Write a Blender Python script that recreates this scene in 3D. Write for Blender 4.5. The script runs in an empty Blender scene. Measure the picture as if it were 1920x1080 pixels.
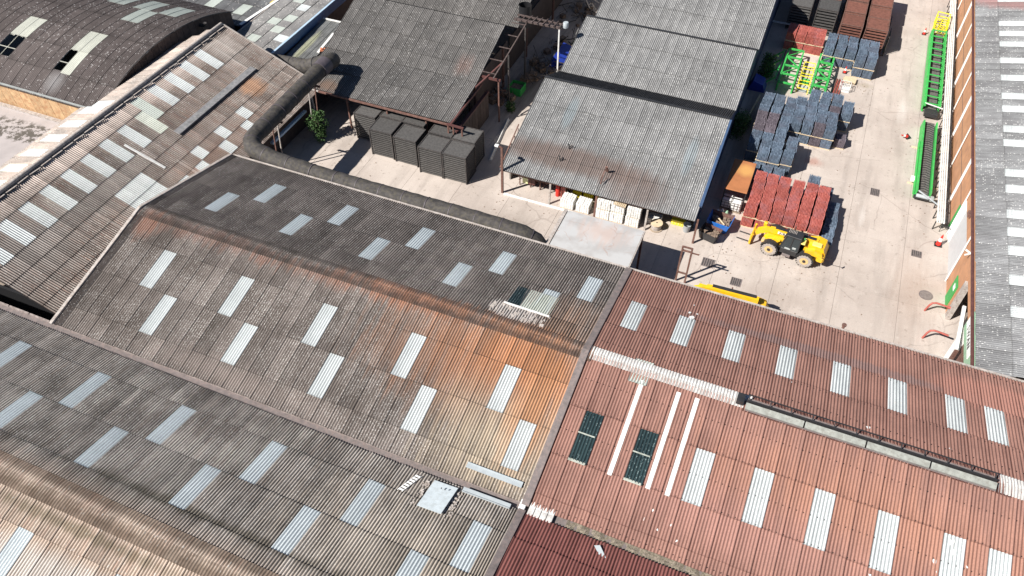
import bpy, bmesh, math, random
from mathutils import Vector, Matrix
random.seed(7)
R = math.radians
sc = bpy.context.scene
C = sc.collection
# ------------------------------------------------------------------ camera, sky, sun
cam = bpy.data.objects.new('camera', bpy.data.cameras.new('camera'))
C.objects.link(cam); sc.camera = cam
cam.location = (0, 0, 45)
cam.rotation_euler = (R(90 - 47.233), 0, R(22.66))
cam.data.sensor_width = 36; cam.data.lens = 1478.1 / 1920 * 36
cam.data.clip_start = .5; cam.data.clip_end = 900
w = bpy.data.worlds.new('World'); sc.world = w; w.use_nodes = True
nt = w.node_tree; bg = nt.nodes['Background']
sky = nt.nodes.new('ShaderNodeTexSky'); sky.sky_type = 'NISHITA'; sky.sun_disc = False
sky.sun_elevation = R(43.3); sky.sun_rotation = math.atan2(-.70, -.80)
sky.air_density = .7; sky.dust_density = .2
nt.links.new(sky.outputs[0], bg.inputs[0]); bg.inputs[1].default_value = .05
sl = bpy.data.lights.new('sun', 'SUN'); sl.energy = 5.0; sl.angle = R(.5); sl.color = (1, .955, .89)
sun = bpy.data.objects.new('sun', sl); C.objects.link(sun)
sun.rotation_euler = Vector((.70, .80, -1)).to_track_quat('-Z', 'Y').to_euler()
sun.location = (-40, -30, 80)
vs = sc.view_settings; vs.view_transform = 'Standard'; vs.look = 'None'; vs.gamma = 1
vs.exposure = .66; vs.use_curve_mapping = False

# ------------------------------------------------------------------ materials
class NT:
    def __init__(s, m):
        m.use_nodes = True; s.t = m.node_tree; s.b = s.t.nodes['Principled BSDF']
    def n(s, ty, **k):
        x = s.t.nodes.new(ty)
        for a, b in k.items(): setattr(x, a, b)
        return x
    def l(s, a, b): s.t.links.new(a, b)
    def val(s, inp, v):
        if isinstance(v, (int, float)): inp.default_value = v
        elif isinstance(v, (tuple, list)): inp.default_value = (*v, 1) if len(v) == 3 and len(inp.default_value) == 4 else v
        else: s.l(v, inp)
    def m(s, op, a, b=0.0, c=None, clamp=False):
        x = s.n('ShaderNodeMath', operation=op, use_clamp=clamp)
        s.val(x.inputs[0], a); s.val(x.inputs[1], b)
        if c is not None: s.val(x.inputs[2], c)
        return x.outputs[0]
    def mix(s, f, a, b, bt='MIX'):
        x = s.n('ShaderNodeMix', data_type='RGBA', blend_type=bt)
        s.val(x.inputs[0], f); s.val(x.inputs[6], a); s.val(x.inputs[7], b)
        return x.outputs[2]
    def rng(s, v, a, b, c=0.0, d=1.0):
        x = s.n('ShaderNodeMapRange'); x.clamp = True
        s.val(x.inputs[0], v)
        for i, q in zip((1, 2, 3, 4), (a, b, c, d)): s.val(x.inputs[i], q)
        return x.outputs[0]
    def pos(s): return s.n('ShaderNodeNewGeometry').outputs['Position']
    def scale(s, v, sc3):
        x = s.n('ShaderNodeVectorMath', operation='MULTIPLY'); s.l(v, x.inputs[0]); x.inputs[1].default_value = sc3
        return x.outputs[0]
    def noise(s, v, sc_, det=3, rough=.55):
        x = s.n('ShaderNodeTexNoise'); x.inputs['Scale'].default_value = sc_; x.inputs['Detail'].default_value = det
        x.inputs['Roughness'].default_value = rough; s.l(v, x.inputs['Vector']); return x.outputs[0]
    def vor(s, v, sc_, feat='F1'):
        x = s.n('ShaderNodeTexVoronoi', feature=feat); x.inputs['Scale'].default_value = sc_; s.l(v, x.inputs['Vector']); return x
    def rand(s): return s.n('ShaderNodeObjectInfo').outputs['Random']
    def col(s, v): s.val(s.b.inputs['Base Color'], v)
    def rough(s, v): s.val(s.b.inputs['Roughness'], v)
    def bump(s, h, st=.3, d=.02):
        x = s.n('ShaderNodeBump'); x.inputs['Strength'].default_value = st; x.inputs['Distance'].default_value = d
        s.l(h, x.inputs['Height']); s.l(x.outputs[0], s.b.inputs['Normal'])

def mat(name, c, rough=.7, metal=0, var=0, noise=0, nscale=3, dirt=None, dirt_amt=0, bump=0):
    m = bpy.data.materials.new(name); n = NT(m)
    v = n.n('ShaderNodeRGB').outputs[0]; v.node.outputs[0].default_value = (*c, 1)
    if noise:
        f = n.rng(n.noise(n.pos(), nscale, 4), .3, .7, 1 - noise, 1 + noise)
        v = n.mix(1, v, f, 'MULTIPLY')
    if var:
        f = n.rng(n.rand(), 0, 1, 1 - var, 1 + var); v = n.mix(1, v, f, 'MULTIPLY')
    if dirt_amt:
        f = n.rng(n.noise(n.pos(), nscale * 1.7, 5, .65), .48, .62, 0, dirt_amt); v = n.mix(f, v, dirt)
    n.col(v); n.rough(rough); n.b.inputs['Metallic'].default_value = metal
    if bump: n.bump(n.noise(n.pos(), nscale * 6, 3), bump)
    return m

def brick_mat(name, c1, c2, c3, rough=.88):
    m = bpy.data.materials.new(name); n = NT(m); p = n.pos()
    isl = n.n('ShaderNodeNewGeometry').outputs['Random Per Island']
    v = n.mix(n.rng(isl, -.2, 1.2), c1, c2); v = n.mix(n.rng(n.noise(p, 1.1, 3), .5, .62, 0, .55), v, c3)
    v = n.mix(1, v, n.rng(n.rand(), 0, 1, .84, 1.14), 'MULTIPLY'); v = n.mix(1, v, n.rng(n.noise(p, 14, 3, .7), .3, .7, .82, 1.15), 'MULTIPLY')
    n.col(v); n.rough(rough); return m
def ellipse(n, p, cx, cy, rx, ry, soft=.5, wob=.5):
    sx = n.n('ShaderNodeSeparateXYZ'); n.l(p, sx.inputs[0])
    a = n.m('DIVIDE', n.m('SUBTRACT', sx.outputs[0], cx), rx); b = n.m('DIVIDE', n.m('SUBTRACT', sx.outputs[1], cy), ry)
    d = n.m('SQRT', n.m('ADD', n.m('MULTIPLY', a, a), n.m('MULTIPLY', b, b)))
    nz = n.noise(n.scale(p, (3, .35, .35)), 1.0, 4)
    d = n.m('ADD', d, n.m('MULTIPLY', n.m('SUBTRACT', nz, .5), wob * 2))
    return n.rng(d, 1.0, 1.0 - soft)

def sheet_mat(name, c1, c2, valley=(.05, .045, .04), vamt=.6, speck=.3, speck_col=(.62, .6, .56), speck_scale=9,
              streak='y', streak_col=None, streak_amt=.3, var=.18, stains=(), patch=.35, rough=.88, vr=(.022, -.014), lapamt=.75):
    """weathered corrugated sheeting: patchy base, dirt lying in the troughs, lichen specks, run-off streaks, shaped stains"""
    m = bpy.data.materials.new(name); n = NT(m); p = n.pos()
    rnd = n.rand(); off = n.n('ShaderNodeCombineXYZ'); n.l(n.m('MULTIPLY', rnd, 37.0), off.inputs[2])
    po = n.n('ShaderNodeVectorMath', operation='ADD'); n.l(p, po.inputs[0]); n.l(off.outputs[0], po.inputs[1]); po = po.outputs[0]
    ss = (5, .35, .35) if streak == 'y' else (.35, 5, .35); pe = n.scale(p, (1, .6, 1) if streak == 'y' else (.6, 1, 1))
    own = n.noise(n.scale(po, (2.4, .7, 1) if streak == 'y' else (.7, 2.4, 1)), .7, 5, .65)      # each sheet weathers in its own way
    f = n.m('ADD', n.m('MULTIPLY', n.noise(p, patch, 5, .6), .55), n.m('MULTIPLY', own, .45))
    v = n.mix(n.rng(f, .42, .58), c1, c2)
    st = n.noise(n.scale(po, ss), 1.3, 4, .6)
    v = n.mix(n.rng(st, .5, .72, 0, streak_amt), v, streak_col or (c2[0] * .5, c2[1] * .5, c2[2] * .5))
    tc = n.n('ShaderNodeTexCoord'); sx = n.n('ShaderNodeSeparateXYZ'); n.l(tc.outputs['Object'], sx.inputs[0])
    if speck > 0:      # lichen: specks whose density follows a broad noise
        vo = n.vor(pe, speck_scale); thr = n.rng(n.noise(p, .42, 4, .6), .36, .64, .04 * (speck > .05), speck * 1.25)
        wob = n.m('MULTIPLY', n.m('SUBTRACT', n.noise(p, speck_scale * 2.3, 2), .5), .5)
        rc = n.n('ShaderNodeSeparateColor'); n.l(vo.outputs['Color'], rc.inputs[0])
        on = n.m('LESS_THAN', rc.outputs[0], thr)
        dot = n.rng(n.m('ADD', vo.outputs['Distance'], wob), .42, .34)
        v = n.mix(n.m('MULTIPLY', on, n.m('MULTIPLY', dot, .8)), v, speck_col)
    for cx, cy, rx, ry, colr, amt, soft, wob in stains:
        e = ellipse(n, p, cx, cy, rx, ry, soft, wob)
        v = n.mix(n.m('MULTIPLY', e, amt), v, colr)
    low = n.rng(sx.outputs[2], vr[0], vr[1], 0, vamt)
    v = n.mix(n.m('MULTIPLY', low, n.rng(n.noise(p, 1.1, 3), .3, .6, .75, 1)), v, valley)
    # dirt caught at the laps: along the lower edge and the side joint of every sheet
    lap = n.m('MAXIMUM', n.rng(sx.outputs[1], .03, .008, 0, .75), n.rng(n.m('ABSOLUTE', n.m('SUBTRACT', sx.outputs[0], -.485)), .035, .012, 0, .7))
    run = n.m('MULTIPLY', n.rng(sx.outputs[1], .42, .0), n.rng(n.noise(n.scale(po, (9, .2, .2) if streak == 'y' else (.2, 9, .2)), 1.1, 2), .5, .7, 0, lapamt * .8))
    v = n.mix(n.m('MULTIPLY', n.m('MAXIMUM', n.m('MULTIPLY', lap, n.rng(n.noise(p, 2.3, 3), .35, .6, .3, 1)), run), lapamt), v, valley)
    v = n.mix(1, v, n.rng(n.noise(p, 14, 3, .7), .3, .7, .84, 1.15), 'MULTIPLY')
    v = n.mix(1, v, n.rng(rnd, 0, 1, 1 - var, 1 + var), 'MULTIPLY')
    n.col(v); n.rough(rough); n.b.inputs['Specular IOR Level'].default_value = .25
    return m

M = {}
DV = (.035, .030, .028)
M['sheet_grey'] = sheet_mat('aged fibre cement grey', (.26, .225, .205), (.16, .135, .12), valley=DV, speck=.55, speck_scale=17, speck_col=(.60, .575, .54), vamt=.72, streak_amt=.25,
    stains=[(-12, 26.0, 9.5, 5.0, (.40, .20, .115), .75, .7, .6), (-10.0, 27.0, 6.2, 3.4, (.47, .215, .105), .88, .8, .4), (-19, 28.7, 6.5, 1.2, (.44, .19, .10), .6, .7, .8), (-34.5, 28.3, 7, .9, (.40, .19, .13), .35, .8, 1.3), (-25, 28.2, 6, .8, (.42, .2, .13), .4, .8, 1.3),
            (-10, 21.5, 5.5, 4.5, (.52, .43, .32), .8, .8, .6), (-39.3, 27.8, 1.2, 1.8, (.42, .2, .13), .6, .6, .6), (-8.8, 24, 1.8, 4.2, (.52, .26, .13), .8, .8, .5), (-27, 20, 10, 1.2, (.36, .30, .27), .6, .8, .6)])
M['sheet_rear'] = sheet_mat('aged fibre cement dark', (.27, .235, .215), (.165, .142, .13), valley=(.02, .018, .017), speck=.26, speck_scale=17, vamt=.92, streak_amt=.2,
    stains=[(-11.5, 28.2, 9, 1.7, (.50, .17, .055), .9, .6, .4), (-9, 30, 3, 4.5, (.38, .22, .14), .6, .8, .7), (-12.4, 30.3, 2.0, 1.0, (.66, .60, .56), .95, .35, .6)])
M['sheet_pale'] = sheet_mat('aged fibre cement pale', (.48, .435, .395), (.235, .21, .19), valley=(.022, .02, .018), speck=.4, speck_scale=17, vamt=.92, streak_amt=.3,
    streak_col=(.3, .2, .14), stains=[(-9, 13.5, 12, 5.5, (.58, .50, .41), .7, .9, .6), (-28, 9.9, 22, 1.3, (.52, .42, .35), .6, .8, .3), (-22, 11.3, 13, .4, (.09, .075, .045), .6, .7, 1.0)])
M['sheet_cream'] = sheet_mat('aged fibre cement cream', (.55, .45, .37), (.44, .35, .29), valley=(.10, .07, .05), speck=.12, vamt=.8, streak_amt=.35, streak_col=(.33, .14, .09),
    stains=[(-27, 8.2, 9, .4, (.14, .12, .07), .6, .7, 1.0), (-24, 3.6, 20, 3.6, (.58, .54, .50), .9, .2, .1)])
M['sheet_red'] = sheet_mat('red painted corrugated', (.315, .172, .138), (.25, .138, .112), valley=(.07, .026, .022), vamt=.9, speck=0, streak_amt=.35,
    streak_col=(.30, .16, .13), var=.04, rough=.7, vr=(-.008, -.030), stains=[(10, 25, 12, 3.4, (.42, .215, .15), .6, .8, .8), (4, 22, 9, 2.2, (.40, .215, .18), .5, .8, .8), (6.5, 35.4, 11, .55, (.22, .15, .14), .75, .4, .5), (16, 36, 4, 1.6, (.38, .19, .15), .8, .3, .4)])
M['sheet_darkred'] = sheet_mat('dark red corrugated', (.25, .10, .088), (.20, .08, .07), valley=(.03, .010, .009), vamt=.95, speck=0, streak_amt=.2, var=.05, rough=.65, vr=(0, -.028))
M['sheet_tan'] = sheet_mat('aged brown fibre cement', (.345, .295, .265), (.205, .168, .148), valley=DV, speck=.25, speck_scale=15, vamt=.8, streak='x', streak_amt=.45, streak_col=(.30, .14, .09),
    stains=[(-50.7, 37, 1.4, 18, (.66, .56, .50), .85, .7, .5), (-45.6, 48.0, 1.3, 1.5, (.54, .31, .19), .8, .5, .5), (-47, 30.5, 2.2, 8, (.24, .23, .22), .5, .8, .7), (-43.5, 40, 1.5, 9, (.30, .17, .12), .4, .8, .8), (-47, 24, 4, 5, (.30, .27, .25), .7, .8, .6), (-49.5, 50, 2.5, 2, (.55, .5, .46), .6, .7, .8)])
M['sheet_tan_left'] = sheet_mat('aged pale strip', (.48, .40, .35), (.30, .265, .24), speck=.25, speck_scale=15, vamt=.4, streak='x', streak_amt=.4)
M['sheet_vault'] = sheet_mat('dark vault sheeting', (.125, .105, .10), (.09, .075, .072), valley=(.03, .026, .025), speck=.22, speck_scale=9, vamt=.7, streak_amt=.25, var=.1,
    speck_col=(.42, .40, .39), stains=[(-60.5, 40.3, 1.2, 1.5, (.25, .24, .24), .8, .7, .4)])
M['sheet_shed'] = sheet_mat('lichened shed sheeting', (.33, .33, .33), (.235, .235, .235), valley=(.05, .05, .05), speck=.36, speck_scale=11, speck_col=(.68, .68, .66), vamt=.85, streak_amt=.15, var=.04, lapamt=.35,
    stains=[(-16, 51.3, 8.5, 1.6, (.19, .135, .115), .8, .45, .3), (-10, 50.2, 3.5, 2.4, (.2, .14, .12), .6, .6, .4), (-6.6, 54.5, .6, 2.4, (.30, .36, .39), .6, .4, .1), (-17.8, 56, .6, 2.2, (.30, .36, .39), .6, .4, .1)])
M['sheet_shed_shade'] = sheet_mat('shade toned rear shed sheeting', (.06, .06, .064), (.04, .04, .043), valley=(.012, .012, .013), speck=.25, speck_scale=11, speck_col=(.18, .18, .18), vamt=.9, var=.08)  # shade of the rear slopes painted in as a darker sheet colour
M['sheet_mid'] = sheet_mat('mid shed sheeting', (.20, .19, .183), (.14, .134, .13), lapamt=.45, valley=(.04, .038, .036), speck=.25, speck_scale=11, speck_col=(.55, .54, .52), vamt=.85, var=.09, streak_amt=.2,
    stains=[(-29.3, 58.6, 1.2, 1.5, (.36, .20, .16), .35, .8, .7), (-40.4, 52.4, 1.4, 1.0, (.27, .17, .12), .7, .6, .4)])
M['sheet_right'] = sheet_mat('right hall sheeting', (.29, .295, .30), (.20, .20, .205), valley=(.07, .07, .072), speck=.26, speck_scale=12, speck_col=(.68, .68, .66), vamt=.6, streak='x', streak_amt=.4, var=.16,
    stains=[(20, 91, 7, 3.5, (.36, .20, .19), .8, .25, .15)])
M['sheet_far'] = sheet_mat('far low roof sheeting', (.26, .255, .25), (.19, .185, .185), speck=.25, vamt=.2, var=.12)
M['sheet_far_dark'] = sheet_mat('far dark roof sheeting', (.14, .145, .15), (.10, .10, .105), speck=.1, vamt=.2, var=.12)
M['sheet_metal'] = sheet_mat('grey lean-to sheeting', (.36, .37, .37), (.26, .27, .265), valley=DV, speck=.06, vamt=.9, var=.06, streak_amt=.3, stains=[(-47.0, 58.6, .5, 3.2, (.60, .61, .42), .8, .4, .2)])
def skylight_mat(name, c, dirt, vamt=.35):
    return sheet_mat(name, c, tuple(x * .88 for x in c), valley=dirt, vamt=vamt, speck=.02, streak_amt=.18, streak_col=dirt, var=.05, rough=.45, vr=(.008, -.028))
M['sky_blue'] = skylight_mat('translucent sheet bluish', (.57, .62, .64), (.19, .225, .25), .8)
M['sky_white'] = skylight_mat('translucent sheet white', (.60, .63, .63), (.15, .17, .18), .9)
M['sky_green'] = skylight_mat('translucent sheet greenish', (.60, .63, .56), (.18, .20, .16), .8)
M['sky_dark'] = sheet_mat('dark glazed sheet', (.035, .06, .065), (.02, .035, .04), valley=(.008, .012, .014), vamt=.6, speck=.35, speck_scale=12, speck_col=(.2, .26, .26), rough=.35, var=.05)
M['sky_dirty'] = skylight_mat('dirty translucent sheet', (.46, .50, .46), (.22, .24, .22))
M['sky_vault'] = skylight_mat('cream translucent sheet', (.55, .56, .49), (.35, .34, .3))
M['white_paint'] = sheet_mat('white bitumen paint', (.74, .73, .71), (.6, .59, .57), valley=(.3, .27, .25), vamt=.3, speck=.1, speck_col=(.35, .3, .28), var=.05, streak_amt=.3)
M['concrete'] = mat('roof slab concrete', (.50, .49, .48), .9)
M['steel_white'] = mat('white painted steel', (.72, .72, .70), .6, noise=.15, dirt=(.4, .35, .3), dirt_amt=.3)
M['flash'] = mat('grey lead flashing', (.17, .145, .14), .8, noise=.2, dirt=(.3, .22, .2), dirt_amt=.4)
M['flash_pale'] = mat('pale flashing', (.42, .38, .35), .8, noise=.2, dirt=(.2, .14, .11), dirt_amt=.5)
M['flash_rust'] = mat('rusty ridge flashing', (.30, .21, .17), .85, noise=.25, dirt=(.36, .14, .06), dirt_amt=.6)
M['moss'] = mat('silt and moss', (.17, .15, .11), .95, noise=.5, nscale=8, dirt=(.38, .30, .26), dirt_amt=.6, bump=.8)
M['gutter'] = mat('gutter metal', (.33, .35, .34), .6, noise=.15)
M['galv'] = mat('galvanised steel', (.40, .44, .46), .5, noise=.1)
M['brick_wall'] = mat('orange brickwork', (.46, .235, .125), .9, noise=.14, nscale=1.2, dirt=(.36, .2, .13), dirt_amt=.35)
M['timber_wall'] = mat('weathered timber boards', (.50, .33, .18), .85, var=.18, noise=.2, nscale=2, dirt=(.32, .12, .05), dirt_amt=.5)
M['dark_wall'] = mat('dark boarding', (.10, .075, .065), .9, var=.2, noise=.2)
M['grey_wall'] = mat('grey rendered wall', (.28, .26, .24), .9, noise=.2)
M['blue_clad'] = mat('dark blue cladding', (.045, .085, .17), .6, noise=.1)
M['blue_fascia'] = mat('blue fascia', (.03, .09, .24), .5, noise=.1)
M['blue_pale'] = mat('pale blue fascia', (.42, .56, .70), .5, noise=.1)
M['rust_steel'] = mat('rusty steel', (.15, .075, .058), .75, noise=.3, nscale=4, dirt=(.26, .18, .15), dirt_amt=.3)
M['gantry'] = mat('weathered gantry steel', (.085, .06, .055), .75, noise=.3, dirt=(.2, .17, .16), dirt_amt=.4)
M['brown_steel'] = mat('oxide red steel', (.11, .045, .04), .6, noise=.2)
M['dark_steel'] = mat('dark rack steel', (.05, .047, .046), .6, noise=.25, nscale=5, dirt=(.16, .13, .12), dirt_amt=.5, var=.15)
M['dark_slat'] = mat('dark rack slats', (.095, .091, .088), .65, noise=.25, nscale=5, var=.2)
M['rust_slat'] = mat('rust brown rack slats', (.17, .070, .050), .75, noise=.25, nscale=4, var=.2)
M['black'] = mat('black plastic', (.015, .015, .017), .5)
M['black_steel'] = mat('black steel', (.03, .03, .032), .45, noise=.2)
M['lagging'] = mat('tarred pipe lagging', (.05, .045, .043), .8, noise=.5, nscale=2.5, dirt=(.10, .088, .06), dirt_amt=.5, bump=.9)
M['lagging_joint'] = mat('purple grey joint', (.085, .072, .082), .6, noise=.2)
M['red_brick'] = brick_mat('red facing brick', (.34, .075, .06), (.52, .15, .12), (.38, .15, .155))
M['blue_brick'] = brick_mat('blue engineering brick', (.065, .092, .13), (.19, .25, .33), (.12, .13, .17), .7)
M['purple_brick'] = brick_mat('purple brown brick', (.08, .065, .08), (.20, .17, .20), (.12, .10, .12))
M['white_brick'] = mat('white shrink wrap', (.74, .73, .70), .6, noise=.12, nscale=5)
M['timber'] = mat('pale new timber', (.62, .50, .34), .8, noise=.15)
M['timber_old'] = mat('old timber', (.36, .29, .22), .85, noise=.2)
M['yellow'] = mat('plant yellow', (.80, .46, .012), .38, noise=.08, nscale=2, dirt=(.55, .36, .10), dirt_amt=.35)
M['yellow_pale'] = mat('faded plant yellow', (.80, .62, .16), .5, noise=.08)
M['yellow_safety'] = mat('bright yellow paint', (.85, .72, .03), .45)
M['green'] = mat('bright green paint', (.045, .44, .085), .5, noise=.2, nscale=3, dirt=(.12, .28, .12), dirt_amt=.55)
M['green_pale'] = mat('faded green sheet', (.30, .46, .32), .6, noise=.15)
M['green_door'] = mat('green door paint', (.035, .33, .07), .5, noise=.1)
M['blue'] = mat('skip blue paint', (.02, .16, .55), .45, noise=.1, dirt=(.3, .15, .08), dirt_amt=.2)
M['blue_tarp'] = mat('blue tarpaulin', (.015, .04, .30), .5, noise=.2)
M['red'] = mat('red paint', (.55, .03, .02), .45)
M['red_pipe'] = mat('faded red pipe paint', (.36, .09, .07), .6, noise=.2)
M['rubber'] = mat('dusty tyre rubber', (.035, .034, .036), .85)
M['rubber_side'] = mat('dust covered tyre wall', (.36, .32, .29), .95, noise=.2, nscale=9)
M['rim'] = mat('cream rim', (.66, .44, .18), .6, noise=.15, nscale=8, dirt=(.4, .33, .26), dirt_amt=.6)
M['glass'] = mat('cab glass', (.03, .04, .045), .06)
M['belt'] = mat('conveyor belt', (.10, .095, .09), .8, noise=.4, nscale=6, dirt=(.22, .2, .18), dirt_amt=.5)
M['tank_top'] = mat('rusty tank lid', (.40, .155, .06), .8, noise=.12, nscale=1.2)
_n = NT(M['tank_top'])
_e = ellipse(_n, _n.pos(), -2.0, 57.2, .95, 1.1, .6, .2); _v = _n.mix(_n.m('MULTIPLY', _e, .75), _n.b.inputs['Base Color'].links[0].from_socket, (.60, .33, .10)); _n.col(_v)
M['leaf'] = mat('leaves', (.055, .12, .03), .7, var=.2, noise=.5, nscale=4)
M['grass'] = mat('grass', (.13, .22, .05), .9, noise=.3)
M['rubble'] = mat('rubble and scrap', (.22, .16, .12), .95, noise=.5, nscale=6)
M['white'] = mat('white plastic', (.78, .78, .76), .5)
M['grey_plastic'] = mat('grey plastic', (.32, .34, .35), .5)
# yard concrete
def ground_mat(name, c1, c2, slab=True):
    m = bpy.data.materials.new(name); n = NT(m); p = n.pos()
    v = n.mix(n.rng(n.noise(p, .18, 5, .6), .38, .62), c1, c2)
    v = n.mix(n.rng(n.noise(n.scale(p, (1, .12, 1)), .9, 4, .6), .50, .66, 0, .45), v, tuple(x * .72 for x in c2))
    v = n.mix(n.rng(n.noise(p, 1.6, 5, .7), .58, .72, 0, .45), v, (.60, .55, .50))
    v = n.mix(n.rng(n.noise(p, 2.2, 4, .6), .60, .70, 0, .55), v, (.22, .18, .15))
    for cx, cy, rx, ry, colr, amt in [(-25.6, 66, 2.6, 10, (.13, .11, .095), .8), (-44, 56, 5, 5, (.12, .10, .09), .7), (-3.4, 66, 1.2, 14, (.14, .12, .10), .7), (-25.5, 84, 3, 9, (.13, .11, .095), .7), (3.3, 63.5, 1.0, .8, (.36, .17, .13), .6), (12.6, 50, 2.2, 6, (.30, .20, .15), .35), (2.5, 45.5, 6, 1.6, (.33, .27, .23), .4), (-19, 45.5, 5, 2, (.22, .18, .15), .35), (10.2, 75, .6, 2.8, (.62, .58, .54), .5), (8.2, 57.5, .4, 1.6, (.62, .58, .54), .45), (6.3, 78.2, 1.2, .6, (.30, .25, .17), .5), (9, 45, 6, 5, (.36, .31, .28), .35)]:  # dark alley patches paint the shade between the sheds into the concrete
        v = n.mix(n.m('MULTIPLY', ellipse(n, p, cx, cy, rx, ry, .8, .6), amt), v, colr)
    # hairline cracks
    wv = n.n('ShaderNodeVectorMath', operation='ADD'); nx = n.n('ShaderNodeTexNoise'); nx.inputs['Scale'].default_value = .6; n.l(p, nx.inputs['Vector'])
    n.l(p, wv.inputs[0]); n.l(nx.outputs['Color'], wv.inputs[1])
    cr = n.vor(wv.outputs[0], .16, 'DISTANCE_TO_EDGE')
    v = n.mix(n.m('MULTIPLY', n.rng(cr.outputs['Distance'], .012, .002), n.rng(n.noise(p, .15), .45, .6, 0, .45)), v, (.18, .14, .12))
    v = n.mix(1, v, n.rng(n.noise(p, 11, 4, .7), .3, .7, .9, 1.1), 'MULTIPLY')
    if slab: v = n.mix(1, v, n.rng(n.rand(), 0, 1, .955, 1.045), 'MULTIPLY')
    n.col(v); n.rough(.9); n.bump(n.noise(p, 9, 4), .15, .01)
    return m
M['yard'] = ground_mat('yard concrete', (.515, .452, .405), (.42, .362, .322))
M['joint'] = mat('joint dirt', (.24, .20, .17), .95, noise=.2)
m = M['concrete']; n_ = NT(m); p_ = n_.pos()
v_ = n_.mix(n_.rng(n_.noise(p_, .6, 4), .45, .6), (.45, .45, .45), (.38, .37, .365))
v_ = n_.mix(n_.m('MULTIPLY', ellipse(n_, p_, -10.5, 42.8, 2.6, 1.6, .7, .8), .6), v_, (.50, .38, .33))
wv = n_.n('ShaderNodeVectorMath', operation='ADD'); nx = n_.n('ShaderNodeTexNoise'); nx.inputs['Scale'].default_value = 1.2; nx.inputs['Detail'].default_value = 4; n_.l(p_, nx.inputs['Vector'])
n_.l(p_, wv.inputs[0]); n_.l(nx.outputs['Color'], wv.inputs[1])
cr_ = n_.vor(wv.outputs[0], .62, 'DISTANCE_TO_EDGE')
v_ = n_.mix(n_.m('MULTIPLY', n_.rng(cr_.outputs['Distance'], .03, .006, 0, .6), n_.rng(n_.noise(p_, 1.0, 3), .45, .6)), v_, (.36, .24, .20)); n_.col(v_); n_.rough(.9)

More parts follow.
